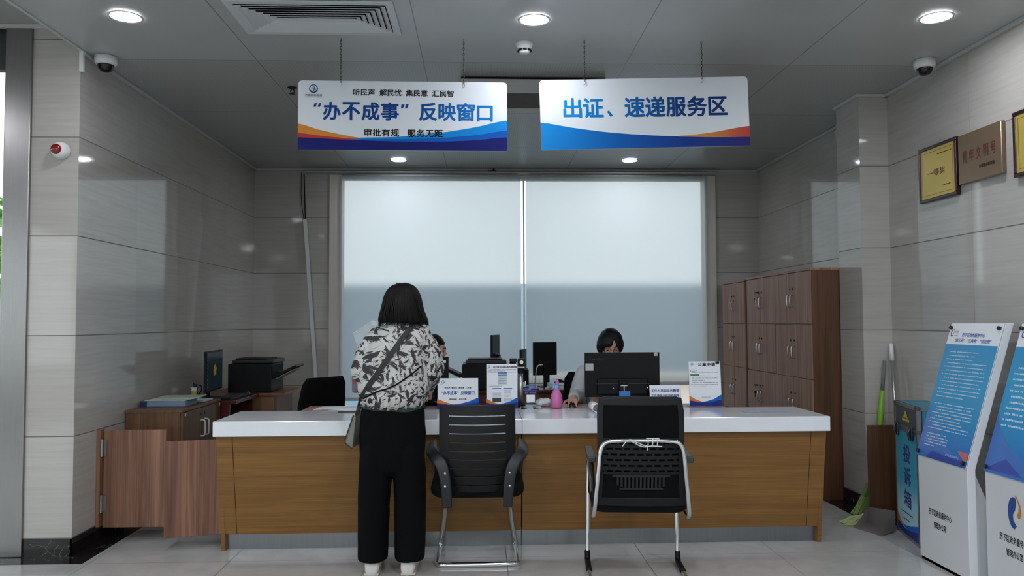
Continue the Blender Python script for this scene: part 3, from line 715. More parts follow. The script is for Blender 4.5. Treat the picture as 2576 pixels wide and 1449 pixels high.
# ------------------------------------------------------------------ the service counter (two units side by side)
def counter(x0, x1, left_end, label):
    g = thing('service_counter', ((x0+x1)/2, 5.05, 0), label, 'counter', 'oak service counters')
    b = MB(); b.box(x0, x1, 4.80, 5.35, .703, .793); b.build('worktop', M_QUARTZ, g, bevel=.004)
    e = .025; inset = .022
    a0, a1 = (x0+.005, x0+.018) if left_end else (x0+.002, x0+.002)
    c0, c1 = (x1-.002, x1-.002) if left_end else (x1-.005, x1-.018)
    s0 = (x0+.10, x0+.112) if left_end else (x1-.10, x1-.112)
    def slab(na, xa_t, xb_t, xa_b, xb_b, mat):
        b = MB(); b.hexa([(xa_b, 4.925, .10), (xb_b, 4.925, .10), (xb_b, 4.955, .10), (xa_b, 4.955, .10), (xa_t, 4.848, .703), (xb_t, 4.848, .703), (xb_t, 4.878, .703), (xa_t, 4.878, .703)])
        return b.build(na, mat, g, bevel=.0015)
    if left_end:
        slab('end_strip', a0, s0[0]-.0015, a1, s0[1]-.0015, M_OAK); slab('front_panel', s0[0]+.0015, c0, s0[1]+.0015, c1, M_OAK)
    else:
        slab('front_panel', a0, s0[0]-.0015, a1, s0[1]-.0015, M_OAK); slab('end_strip', s0[0]+.0015, c0, s0[1]+.0015, c1, M_OAK)
    xo, xi = (x0, 1) if left_end else (x1, -1)
    b = MB(); pts = [(xo+xi*.018, 4.93, .0), (xo+xi*.018, 5.33, .0), (xo+xi*.043, 5.33, .0), (xo+xi*.043, 4.93, .0), (xo+xi*.005, 4.86, .703), (xo+xi*.005, 5.33, .703), (xo+xi*.030, 5.33, .703), (xo+xi*.030, 4.86, .703)]
    b.hexa(pts); b.build('end_panel', M_WAL if 0 else M_OAK, g)
    b = MB(); b.box(x0+.02 if left_end else x0+.001, x1-.02 if not left_end else x1-.001, 4.965, 4.985, 0, .105); b.build('kick_plate', M_KICK, g)
    b = MB(); b.box(x0+(.04 if left_end else -.001), x1-(.04 if not left_end else -.001), 5.30, 5.32, .0, .703); b.build('back_panel', M_WALD, g)
    return g
counter(-1.590, .2440, True, 'left half of the oak fronted service counter with white top')
counter(.2460, 2.128, False, 'right half of the oak fronted service counter with white top')
g = thing('staff_desk', (.25, 5.60, 0), 'pinkish brown staff desk top behind the white counter', 'desk')
M_DESKP = P('desk_pink', '#a3857c', .35, vary=.06)
b = MB(); b.box(-1.20, 1.66, 5.352, 5.64, .765, .791); b.build('desktop', M_DESKP, g, bevel=.002)
for xx in (-1.18, .24, 1.62):
    b = MB(); b.box(xx, xx+.03, 5.36, 5.62, 0, .765); b.build('side_panel', M_WALD, g)
# swing gates at the left end of the counter
g = thing('half_gate', (-2.2, 5.19, .09), 'low red-brown wooden gate hinged on the left wall', 'gate')
b = MB(); b.box(-2.429, -2.405, 5.155, 5.215, .095, .705); b.build('hinge_stile', M_GATE, g, bevel=.002)
b = MB(); b.box(-2.392, -2.005, 5.175, 5.195, .088, .700); b.build('leaf', M_GATE, g, bevel=.002)
for z in (.24, .59):
    b = MB(); b.tube([(-2.398, 5.165, z-.055), (-2.398, 5.165, z+.055)], .011, 12); b.box(-2.405, -2.37, 5.168, 5.176, z-.05, z+.05); b.build('hinge', M_STEEL, g)
g = thing('half_gate', (-1.77, 5.0, .08), 'low red-brown wooden gate fixed to the left end of the counter', 'gate')
b = MB(); b.hexa([(-1.918, 4.935, .078), (-1.594, 5.022, .078), (-1.600, 5.042, .078), (-1.923, 4.955, .078), (-1.918, 4.935, .658), (-1.594, 5.022, .658), (-1.600, 5.042, .658), (-1.923, 4.955, .658)]); b.build('leaf', M_GATE, g, bevel=.002)
g = thing('half_gate', (2.8, 5.41, .02), 'dark walnut wooden gate panel beside the complaint box', 'gate')
b = MB(); b.box(2.655, 2.984, 5.40, 5.42, .02, .655); b.build('leaf', M_WALD, g, bevel=.002)
b = MB(); b.box(2.955, 2.984, 5.36, 5.40, .02, .655); b.build('wall_stile', M_WALD, g, bevel=.002)

# ------------------------------------------------------------------ table-top notices
def swoosh(g, F, W, Hh, k=1.0):
    def one(n, col, lo, hi, t0, t1, w):
        b = MB(); put_band(b, F, W, Hh, lo, hi, t0, t1, 20, w); b.build(n, P('print_'+col[1:], col, .5, spec=.15), g, fix=False)
    one('navy_band', '#27337f', [(0, 0), (1, 0)], [(0, .16*k), (.3, .11*k), (.6, .11*k), (1, .17*k)], 0, 1, .0006)
    one('blue_band', '#1f62bd', [(.3, .10*k), (.6, .105*k), (1, .165*k)], [(.3, .115*k), (.5, .13*k), (.75, .19*k), (1, .30*k)], .3, 1, .0007)
    one('orange_band', '#d07a3c', [(0, .155*k), (.2, .125*k), (.42, .11*k)], [(0, .27*k), (.2, .18*k), (.42, .115*k)], 0, .42, .0008)
def small_emblem(g, F, u, v, r, cap=True):
    b, b2 = MB(), MB(); city_logo(b, b2, F, u, v, r)
    if cap: put_lines(b, F, u - 1.7*r, u + 1.7*r, v - 1.9*r, v - 1.3*r, 1, .25*r, 2, indent=0)
    b2.bm.free(); b.build('emblem', P('logo_blue', '#174a86', .4), g, fix=False)
def card_stand(name, x, y, z, W, Hh, rz, label, tilt=.10):
    g = thing(name, (x, y, z), label, 'desk sign')
    ex = Vector((math.cos(rz), math.sin(rz), 0)); ey = Vector((-math.sin(rz)*tilt, math.cos(rz)*tilt, 1)).normalized()
    F = frame(Vector((x, y, z)) - ex*W/2, ex, ey)
    b = MB(); b.prism([(0, 0), (W, 0), (W, Hh), (0, Hh)], -.004, F @ Matrix.Translation((0, 0, -.002))); b.build('holder', M_ACRYL, g)
    b = MB(); b.prism([(.003, .004), (W-.003, .004), (W-.003, Hh-.002), (.003, Hh-.002)], -.0015, F); b.build('card', P('card_white', '#e4e9ee', .45), g)
    Fb = frame(Vector((x, y, z)) - ex*W/2, ex, ex.cross(Vector((0, 0, 1))) * -1)
    b = MB(); b.box(x-W/2, x+W/2, y+.001, y+.07, z, z+.004); b.build('foot', M_ACRYL, g)
    return g, F
DZ = .7935
# landscape card repeating the left hanging sign
W, Hh = .280, .205
g, F = card_stand('desk_sign', -.158, 5.405, DZ, W, Hh, 0, 'landscape white card sign with blue lettering, beside the standing woman on the counter')
swoosh(g, F, W, Hh, 1.15); small_emblem(g, F, .04, .178, .011)
letters(g, F, M_INK, [(s_, .05+.0475*i, .05+.0475*i+.037, .133, .144, .02) for i, s_ in enumerate(('听民声', '解民忧', '集民意', '汇民智'))] + [(s_, .083+.065*i, .083+.065*i+.05, .056, .067, .02) for i, s_ in enumerate(('审批有规', '服务无距'))], 'black_lettering')
letters(g, F, P('ink_blue', '#1e59ab', .4), [('“办不成事”', .031, .144, .091, .116, .03), ('反映窗口', .160, .252, .091, .116, .03)], 'blue_lettering')
# portrait notice
W, Hh = .216, .300
g, F = card_stand('desk_sign', .140, 5.400, DZ, W, Hh, 0, 'portrait white notice of printed steps with small pictures, in the middle of the counter')
swoosh(g, F, W, Hh, .8); small_emblem(g, F, .022, .280, .008)
letters(g, F, M_INK, [('电子营业执照业务办理流程', .05, .21, .270, .282, .03)], 'black_title')
for a in ((.012, .206, .238, .264, 3, .0035, 4), (.012, .125, .146, .152, 1, .0035, 5)):
    b = MB(); put_lines(b, F, *a); b.build('small_print', P('ink_soft', '#3a3f48', .5), g, fix=False)
b = MB(); put_rect(b, F, .08, .142, .233, .240); put_rect(b, F, .044, .102, .128, .135); put_rect(b, F, .118, .178, .128, .135); put_rect(b, F, .08, .142, .220, .226); b.build('blue_bars', P('ink_blue', '#1e59ab', .4), g, fix=False)
b = MB(); put_rect(b, F, .044, .102, .040, .070); b.build('dark_picture', P('dark_pic', '#23292e', .4), g, fix=False)
for r_ in ((.044, .102, .076, .104), (.118, .178, .046, .068), (.08, .142, .158, .216)):
    b = MB(); put_rect(b, F, *r_); b.build('pale_picture', P('pale_pic', '#c3ccd6', .5), g, fix=False)
b = MB(); put_lines(b, F, .085, .138, .160, .214, 5, .004, 9); put_lines(b, F, .122, .174, .074, .124, 6, .0025, 10); b.build('tinted_print', P('tint_print', '#8f7486', .5), g, fix=False)
# small landscape card before the monitor
W, Hh = .218, .150
g, F = card_stand('desk_sign', 1.255, 5.395, DZ, W, Hh, 0, 'small landscape white card with two lines of navy print, right of the monitor', .18)
b = MB(); put_text(b, F, '工作人员因业务需要', .014, .205, .100, .120, bold=.03); put_text(b, F, '正在使用手机软件程序', .014, .205, .065, .085, bold=.03); b.build('navy_lettering', M_NAVY, g, fix=False)
swoosh(g, F, W, Hh, .9)
# portrait notice at right
W, Hh = .225, .308
g, F = card_stand('desk_sign', 1.536, 5.410, DZ, W, Hh, 0, 'portrait white notice with black clip corner, nearest the lockers on the counter')
swoosh(g, F, W, Hh, .85); small_emblem(g, F, .026, .288, .009)
letters(g, F, M_INK, [('公章申请', .066, .187, .274, .296, .035), ('(二)', .012, .055, .236, .250, .03)], 'black_title')
for a in ((.012, .20, .125, .215, 6, .0035, 14), (.08, .145, .052, .066, 2, .003, 15)):
    b = MB(); put_lines(b, F, *a); b.build('small_print', P('ink_soft', '#3a3f48', .5), g, fix=False)
b = MB(); put_lines(b, F, .02, .205, .228, .236, 1, .004, 16, indent=0); b.build('red_print', P('ink_red', '#b03038', .5), g, fix=False)
b = MB(); put_rect(b, F, .012, .075, .209, .219); b.build('green_bar', P('ink_green', '#2f7a52', .5), g, fix=False)
b = MB(); b.prism([(.190, .290), (.216, .290), (.216, .305), (.190, .305)], .004, F); b.build('black_clip', M_BLK, g)

# acrylic stand, document camera, spray bottle, mouse, papers
g = thing('acrylic_stand', (.338, 5.40, DZ), 'clear acrylic card stand with blue print, beside the silver camera pole', 'card stand')
F = frame((.285, 5.40, DZ), (1, 0, 0), (0, .12, 1))
b = MB(); b.prism([(0, .006), (.105, .006), (.105, .165), (0, .165)], -.004, F); b.build('panel', M_ACRYL, g)
b = MB(); b.box(.265, .405, 5.33, 5.43, DZ, DZ+.008); b.build('base', M_ACRYL, g, bevel=.002)
b = MB(); put_rect(b, F, .02, .085, .145, .155, .001); put_lines(b, F, .01, .092, .095, .138, 3, .010, 3, .001, 0); put_lines(b, F, .02, .085, .025, .04, 2, .005, 5, .001, 0); b.build('blue_print', P('ink_violet', '#4a55a8', .5), g, fix=False)
b = MB(); put_rect(b, F, .022, .078, .035, .088, .0006); b.build('white_label', M_PAPER, g, fix=False)
g = thing('document_camera', (.268, 5.50, DZ), 'silver pole document camera with a black head and white ring', 'document camera')
T = Matrix.Translation((.270, 5.505, 0))
b = MB(); b.lathe([(.001, DZ), (.035, DZ), (.035, DZ+.012), (.03, DZ+.018), (.001, DZ+.018)], 24, T); b.build('base', M_BLK, g, smooth=False)
b = MB(); b.lathe([(.019, DZ+.015), (.019, 1.022)], 24, T); b.build('pole', M_ALU, g, smooth=True)
b = MB(); b.box(.252, .290, 5.485, 5.525, 1.02, 1.12); b.box(.254, .302, 5.44, 5.525, 1.075, 1.125); b.build('head', M_BLK, g, bevel=.006)
b = MB(); b.lathe([(.008, 0), (.013, 0), (.013, .003), (.008, .003)], 20, Matrix.Translation((.275, 5.438, 1.10)) @ Matrix.Rotation(PI/2, 4, 'X')); b.build('lens_ring', M_WHITE, g)
b = MB(); b.box(.248, .297, 5.465, 5.484, 1.058, 1.068); b.build('white_flap', M_WHITE, g, bevel=.002)
g = thing('spray_bottle', (.509, 5.40, DZ), 'pink spray bottle with blue trigger on the counter', 'spray bottle')
T = Matrix.Translation((.509, 5.40, 0)); M_PINK = P('pink_plastic', '#c76aa4', .35, coat=.2); M_PBL = P('pale_blue_plastic', '#6fb0d8', .35)
b = MB(); b.lathe([(.001, DZ), (.038, DZ), (.041, DZ+.01), (.042, DZ+.05), (.037, DZ+.085), (.026, DZ+.112), (.017, DZ+.125), (.015, DZ+.132)], 28, T); b.build('bottle', M_PINK, g, smooth=True)
b = MB(); b.lathe([(.017, DZ+.130), (.018, DZ+.134), (.017, DZ+.150), (.012, DZ+.155)], 20, T); b.build('collar', M_PBL, g, smooth=True)
b = MB(); b.tube([(.512, 5.40, DZ+.15), (.515, 5.40, DZ+.172), (.508, 5.40, DZ+.187), (.497, 5.40, DZ+.188)], [.013, .014, .012, .009], 12, 1); b.build('spray_head', M_PINK, g, smooth=True)
b = MB(); b.tube([(.505, 5.395, DZ+.185), (.488, 5.39, DZ+.184), (.485, 5.39, DZ+.17), (.490, 5.39, DZ+.148), (.486, 5.39, DZ+.128)], [.009, .009, .007, .006, .004], 10, 1); b.build('trigger', M_PBL, g, smooth=True)
def mouse(x, y, z, label, rz=0.0):
    g = thing('computer_mouse', (x, y, z), label, 'mouse')
    T = Matrix.Translation((x, y, z)) @ Matrix.Rotation(rz, 4, 'Z')
    b = MB(); rr = []
    for k in range(9):
        t_ = k/8; w = .031*math.sin(PI*(.12+.76*t_))**.5; hh = .036*math.sin(PI*(.10+.75*t_))**.8
        rr.append([T @ Vector((w*math.cos(a), -.055+.11*t_, max(0, hh*math.sin(a)))) for a in [PI*i/10 for i in range(11)]])
    b.rings(rr); b.build('shell', M_BLKG, g, smooth=True)
    b = MB(); b.tube([T @ Vector((0, .01, .032)), T @ Vector((0, .03, .030))], .004, 8); b.build('wheel', M_ALU, g)
mouse(.620, 5.47, DZ, 'black computer mouse on the counter beside the pink spray bottle')
g = thing('rolled_paper', (.79, 5.12, DZ), 'curled white sheet of paper lying on the counter left of the right chair', 'paper')
b = MB(); L = []
for i in range(22):
    a = PI*1.5 - i*PI*2/24; L.append((.735 + .028*math.cos(a)*1.0, DZ+.030 + .028*math.sin(a)))
L = [(.735 + .012*k + .02, DZ+.0025 + .0006*(k % 2)) for k in range(10, 0, -1)] + L
b.rings([[(x, y, z) for x, z in L] for y in (5.05, 5.26)], False, False)
o = b.build('sheet', M_PAPER, g, smooth=True, fix=False); sd = o.modifiers.new('thick', 'SOLIDIFY'); sd.thickness = .0012
g = thing('tissue', (.42, 5.52, .791), 'crumpled white tissue beside the acrylic stand', 'tissue')
b = MB(); b.ball((.435, 5.53, .815), (.058, .04, .028), 10)
for v in b.bm.verts: v.co += v.normal * (noise.noise(v.co*38)*.014) ; v.co.z = max(v.co.z, .7915)
b.build('crumple', M_PAPER, g)
tag(MB().box(1.67, 1.97, 4.985, 5.09, DZ, DZ+.001, None).build('flyer', P('flyer_blue', '#9fb9c9', .4, vary=.15)), 'pale blue printed flyer lying on the right end of the counter', 'flyer')
o = MB().box(-.93, -.70, 5.212, 5.220, DZ, DZ+.007).build('pen', M_BLKG, bevel=.003); tag(o, 'black pen lying on the counter left of the woman', 'pen')
g = thing('paper_stack', (-1.0, 5.47, .791), 'thin stack of white papers on the desk behind the counter, left of the woman', 'papers')
for k in range(3):
    T = Matrix.Translation((-.96+.02*k, 5.46, 0)) @ Matrix.Rotation(.06*(k-1), 4, 'Z'); MB().box(-.16, .16, -.08, .09, .7915+.003*k, .7943+.003*k, T).build('sheet', M_PAPER, g)
tag(MB().box(-1.165, -1.02, 5.37, 5.44, .7912, .7930, Matrix.Rotation(0, 4, 'Z')).build('leaflet', P('leaflet_red', '#a8665a', .5)), 'reddish leaflet on the desk at the left end of the counter', 'leaflet')

# ------------------------------------------------------------------ computers
def monitor(name, cx, cy, z_desk, zb, zt, W, rz, label, foot=1.0):
    """screen faces local +Y, its back faces local -Y"""
    g = thing(name, (cx, cy, z_desk), label, 'monitor')
    T = Matrix.Translation((cx, cy, 0)) @ Matrix.Rotation(rz, 4, 'Z')
    b = MB(); b.box(-W/2, W/2, -.010, .012, zb, zt, T); b.build('case', M_BLK, g, bevel=.003)
    b = MB(); b.box(-W/2+.012, W/2-.012, .0121, .0128, zb+.02, zt-.012, T); b.build('screen', P('screen_off', '#0b1014', .12), g)
    b = MB(); b.box(-W*.34, W*.34, -.030, -.009, zb+.015, zb+(zt-zb)*.42, T); b.build('back_housing', M_BLK, g, bevel=.010)
    b = MB(); b.box(-.03, .03, -.05, -.03, z_desk+.008, zb+(zt-zb)*.38, T); b.build('stand_neck', M_BLK, g, bevel=.004)
    b = MB(); b.box(-.11*foot, .11*foot, -.10*foot, .06*foot, z_desk+.0005, z_desk+.010, T); b.build('stand_foot', M_BLK, g, bevel=.004)
    return g, T
g, T = monitor('computer_monitor', .980, 5.52, .791, .852, 1.160, .522, 0, 'black monitor seen from behind with grey stickers, in front of the seated man')
b = MB(); b.box(-.258, -.202, -.0125, -.0105, 1.035, 1.085, T); b.build('asset_sticker', P('sticker_grey', '#aeb2b0', .5), g, bevel=.003)
b = MB(); b.box(.222, .247, -.0125, -.0105, 1.135, 1.160, T); b.build('corner_sticker', P('sticker_grey', '#aeb2b0', .5), g, bevel=.003)
b = MB(); b.box(-.19, .19, -.0325, -.0300, .944, .946, T); b.build('housing_seam', P('edge_grey', '#4a4d50', .4), g)
b = MB(); b.box(-.02, .025, -.058, -.030, .930, .938, T); b.tube([T @ Vector((.003, -.056, .932)), T @ Vector((.003, -.057, .895))], .004, 8); b.build('tag_clip', P('clip_white', '#b9bbb4', .4), g)
b = MB(); b.box(-.032, .045, -.060, -.054, .862, .896, T); b.build('blue_tag', P('tag_blue', '#2f78c4', .4), g, bevel=.002)
for sx in (-.068, .170): MB().lathe([(.004, 0), (.004, .002), (.001, .003)], 10, T @ Matrix.Translation((sx, -.030, .915)) @ Matrix.Rotation(PI/2, 4, 'X')).build('screw', M_ALU, g)
FT = frame(T @ Vector((-.225, -.0102, 1.105)), (1, 0, 0), (0, 0, 1))
b = MB(); put_text(b, FT, 'Lenovo', 0, .095, 0, .020, .0004); b.build('maker_mark', P('mark_dark', '#1f2326', .3), g, fix=False)
g, T = monitor('computer_monitor', -.490, 5.52, .791, .835, 1.136, .53, 0, 'black monitor with a small sticker, half hidden behind the standing woman')
b = MB(); b.box(.222, .247, -.0125, -.0105, 1.095, 1.112, T); b.build('sticker', M_WHITE, g)
# keyboard for the man's place
def keyboard(x, y, z, rz, label):
    g = thing('keyboard', (x, y, z), label, 'keyboard'); T = Matrix.Translation((x, y, 0)) @ Matrix.Rotation(rz, 4, 'Z')
    b = MB(); b.box(-.22, .22, -.07, .07, z+.0005, z+.016, T); b.build('base', M_BLK, g, bevel=.004)
    b = MB()
    for r in range(5):
        for c in range(15): b.box(-.212+c*.0283, -.212+c*.0283+.024, -.062+r*.025, -.062+r*.025+.020, z+.016, z+.022, T)
    b.build('keys', P('key_black', '#1b1e21', .5), g); return g

# ------------------------------------------------------------------ left corner furniture
g = thing('low_cabinet', (-2.235, 5.94, 0), 'low walnut two-door cabinet against the left wall', 'cabinet')
b = MB(); b.box(-2.42, -2.055, 5.545, 6.345, 0, .765); b.build('carcass', M_CABW, g, bevel=.002)
b = MB(); b.box(-2.425, -2.038, 5.54, 6.35, .765, .785); b.build('top_board', M_CABW, g, bevel=.002)
for ya, yb, yh in ((5.555, 5.943, 5.905), (5.947, 6.335, 5.985)):
    d = MB().box(-2.056, -2.040, ya, yb, .04, .760).build('door', M_CABW, g, bevel=.0015)
    b = MB(); pull(b, (-2.040, yh, .615), (1, 0, 0), .115, .032); b.build('handle', P('handle_white', '#c9cac6', .3), d, smooth=True)
    MB().lathe([(.010, -.002), (.010, .003), (.001, .004)], 14, Matrix.Translation((-2.040, yh, .715)) @ Matrix.Rotation(PI/2, 4, 'Y')).build('lock', M_BLK, d)
for yy, zz in ((5.60, .745), (6.31, .745)): MB().box(-2.040, -2.037, yy-.006, yy+.006, zz-.01, zz+.01).build('white_bumper', M_WHITE, g)
g = thing('box_file', (-2.24, 5.84, .785), 'blue box file lying on the low cabinet under green folders', 'box file')
b = MB(); b.box(-2.405, -2.09, 5.74, 5.96, .786, .824); b.build('box', P('file_blue', '#71869f', .5, vary=.08), g, bevel=.003)
b = MB(); b.box(-2.405, -2.398, 5.735, 5.96, .786, .824); b.box(-2.405, -2.36, 5.735, 5.741, .786, .826); b.build('spine', P('file_navy', '#1c2b52', .5), g)
for k in range(4):
    T = Matrix.Translation((-2.235+.016*k, 5.86+.02*k,   .8250+.0045*k)) @ Matrix.Rotation(.05*(k-1.5), 4, 'Z')
    o = MB().box(-.145, .15, -.11, .11, 0, .0040, T).build('folder', P('folder_green%d' % (k % 2), ['#b3beb4', '#a3b3a8'][k % 2], .5), bevel=.001)
    tag(o, ['lowest pale green folder on the blue box file', 'second pale green folder from the bottom of the pile on the box file', 'third pale green folder from the bottom of the pile on the box file', 'topmost pale green folder on the pile over the box file'][k], 'folder', 'folders piled on the low cabinet')
o = MB().box(-2.27, -2.07, 6.04, 6.25, .786, .797, None).build('document_pile', P('pile_green', '#b4c4ba', .6, vary=.1), bevel=.002); tag(o, 'low pile of pale documents at the far end of the low cabinet', 'papers')
g = thing('computer_desk', (-2.2, 6.7, 0), 'dark red computer desk in the left corner behind the low cabinet', 'desk')
b = MB(); b.box(-2.425, -1.93, 6.365, 7.02, .735, .765); b.build('desktop', M_MAHOG, g, bevel=.004)
for yy in (6.37, 6.99): MB().box(-2.42, -1.98, yy, yy+.025, 0, .735).build('side_panel', M_MAHOG, g)
MB().box(-2.42, -2.40, 6.40, 6.99, .25, .735).build('back_panel', M_MAHOG, g)
# monitor, its screen turned to the right
g, T = monitor('computer_monitor', -2.185, 6.60, .765, .825, 1.150, .50, -1.50, 'black monitor with a dim lit screen on the dark red desk at left', .7)
b = MB()
ML = frame(T @ Vector((.238, .0130, .84)), T.to_3x3() @ Vector((-1, 0, 0)), (0, 0, 1))
put_rect(b, ML, 0, .476, 0, .295, .0006); b.build('desktop_picture', P('screen_dim', '#0a1114', .2, emit='#16262b', estr=.35), g, fix=False)
b = MB(); put_poly(b, ML, [(.238+.045*math.cos(a)*(1+.15*math.sin(6*a)), .155+.045*math.sin(a)*(1+.15*math.sin(6*a))) for a in [2*PI*i/36 for i in range(36)]], .0012); b.build('picture_flower', P('screen_yellow', '#4a3a0c', .3, emit='#8a6d1e', estr=.35), g, fix=False)
b = MB()
for k in range(9): put_rect(b, ML, .012, .028, .02+.030*k, .036+.030*k, .0012)
b.build('icons', P('screen_icons', '#2c3b42', .3, emit='#41545c', estr=.35), g, fix=False)
keyboard(-2.03, 6.615, .765, 1.50, 'black keyboard on the dark red desk at left')
mouse(-2.0, 6.91, .765, 'black computer mouse on the dark red desk at left')
g = thing('paper_cup', (-2.355, 6.66, .765), 'white paper cup with a yellow band holding pens, on the left desk', 'cup')
T = Matrix.Translation((-2.350, 6.66, 0))
b = MB(); b.lathe([(.001, .766), (.026, .766), (.036, .850), (.033, .850), (.024, .772), (.001, .772)], 24, T); b.build('cup', M_PAPER, g, smooth=False)
b = MB(); b.lathe([(.0285, .785), (.0325, .818), (.0318, .818), (.0278, .785)], 24, T); b.build('yellow_band', P('yellow_band', '#c9c23a', .5), g)
for k, c in enumerate((M_BLK, M_BLK, M_ALU)):
    MB().tube([(-2.355+.008*k, 6.66, .78), (-2.365+.02*k, 6.665, .885-.01*k)], .004, 8).build('pen', c, g)
o = MB().tube([(-2.26, 6.50, .770), (-2.27, 6.46, .84), (-2.245, 6.47, .89), (-2.235, 6.5, .85), (-2.27, 6.52, .80), (-2.30, 6.52, .770)], .004, 8, 2).build('cable', M_BLK, smooth=True); tag(o, 'black cable looping beside the left monitor', 'cable')
g = thing('pedestal_cabinet', (-2.1, 7.4, 0), 'brown wooden pedestal under the black printer at left', 'cabinet')
b = MB(); b.box(-2.42, -1.72, 7.09, 7.70, .735, .757); b.build('top_board', P('pedestal_brown', '#7d5337', .4, vary=.08), g, bevel=.003)
b = MB(); b.box(-2.40, -1.80, 7.11, 7.68, 0, .735); b.build('carcass', M_CABW, g)
b = MB(); b.box(-2.05, -1.82, 7.098, 7.112, .05, .72); b.build('door', P('pedestal_door', '#80593a', .45, vary=.1), g)
def printer(x0, x1, y0, y1, z, h, label, tray=1):
    g = thing('printer', ((x0+x1)/2, (y0+y1)/2, z), label, 'printer')
    b = MB(); b.box(x0, x1, y0, y1, z+.001, z+h-.035); b.build('body', M_BLK, g, bevel=.008)
    b = MB(); b.box(x0+.03, x1+.012*tray, y0+.02, y1, z+h-.034, z+h); b.build('scanner_lid', P('lid_grey', '#15181b', .4), g, bevel=.008)
    b = MB(); b.box(x0+.05, x1-.05, y0+.05, y1-.05, z+h, z+h+.012); b.build('feeder', M_BLK, g, bevel=.004)
    xe = x1 if tray > 0 else x0
    b = MB(); bar(b, (xe-.02*tray, (y0+y1)/2, z+h*.42), (xe+.20*tray, (y0+y1)/2, z+h*.80), .010, (y1-y0)*.36); b.build('paper_tray', M_BLK, g, bevel=.002)
    b = MB(); bar(b, (xe+.02*tray, (y0+y1)/2, z+h*.40), (xe+.17*tray, (y0+y1)/2, z+h*.67), .004, (y1-y0)*.32); b.build('tray_sheet', P('tray_card', '#8d8579', .5), g)
    b = MB(); b.box(xe-.004 if tray > 0 else xe-.004, xe+.004, y0+.03, y1-.03, z+h*.62, z+h*.82); b.build('output_slot', M_DARK, g)
    return g
printer(-2.24, -1.86, 7.15, 7.60, .757, .29, 'big black printer with a raised paper tray on the left pedestal')

# ------------------------------------------------------------------ back desk by the window
g = thing('back_desk', (.3, 7.75, 0), 'reddish brown desk under the window behind the clerks', 'desk')
b = MB(); b.box(-.42, 1.25, 7.38, 8.10, .715, .742); b.build('desktop', M_MAHOG, g, bevel=.004)
b = MB(); b.box(-.40, 1.23, 7.43, 7.45, .15, .715); b.build('front_panel', P('desk_red', '#5b2a1c', .35, vary=.15), g)
for xx in (-.40, .40, 1.20): MB().box(xx, xx+.025, 7.45, 8.05, 0, .715).build('side_panel', M_MAHOG, g)
printer(-.175, .247, 7.40, 7.80, .742, .275, 'large black printer on the back desk behind the notices', -1)
monitor('computer_monitor', .140, 7.955, .742, .93, 1.245, .24, 1.25, 'thin black monitor seen edge-on above the back printer', .6)
monitor('computer_monitor', .402, 7.62, .742, .80, 1.112, .30, 1.36, 'dark monitor seen nearly edge-on behind the document camera', .5)
g, T = monitor('computer_monitor', .62, 7.75, .742, .855, 1.175, .245, .30, 'black monitor back on the back desk, right of the window gap', .6)
g = thing('label_printer', (.30, 7.52, .742), 'small black device between the back printer and the edge-on monitor', 'label printer')
b = MB(); b.box(.265, .325, 7.40, 7.47, .7425, 1.00); b.build('body', M_BLK, g, bevel=.006)
b = MB(); b.box(.265, .335, 7.395, 7.47, 1.00, 1.035); b.build('lid', P('lid_grey', '#15181b', .4), g, bevel=.006)
g = thing('desk_lamp', (.45, 7.42, .742), 'thin silver gooseneck stem on the back desk', 'lamp')
b = MB(); b.tube([(.50, 7.42, .745), (.505, 7.42, .86), (.515, 7.42, .95), (.54, 7.42, .972), (.575, 7.42, .972)], .006, 8, 2); b.build('gooseneck', M_ALU, g, smooth=True)
b = MB(); b.lathe([(.001, .7425), (.04, .7425), (.038, .755), (.001, .757)], 18, Matrix.Translation((.50, 7.42, 0))); b.build('base', M_BLK, g)
for k in range(4):
    T = Matrix.Translation((.74+.01*k, 7.52-.01*k, .7425+.014*k)) @ Matrix.Rotation(.12*(k-1.5), 4, 'Z')
    o = MB().box(-.13, .15, -.10, .11, 0, .013, T).build('document', M_PAPER, bevel=.001)
    tag(o, ['lowest document of the white pile on the back desk', 'second document from the bottom of the white pile on the back desk', 'third document from the bottom of the white pile on the back desk', 'topmost document of the white pile on the back desk'][k], 'papers', 'documents on the back desk')
mouse(.74, 7.50, .799, 'black mouse lying on the document pile on the back desk', .9)

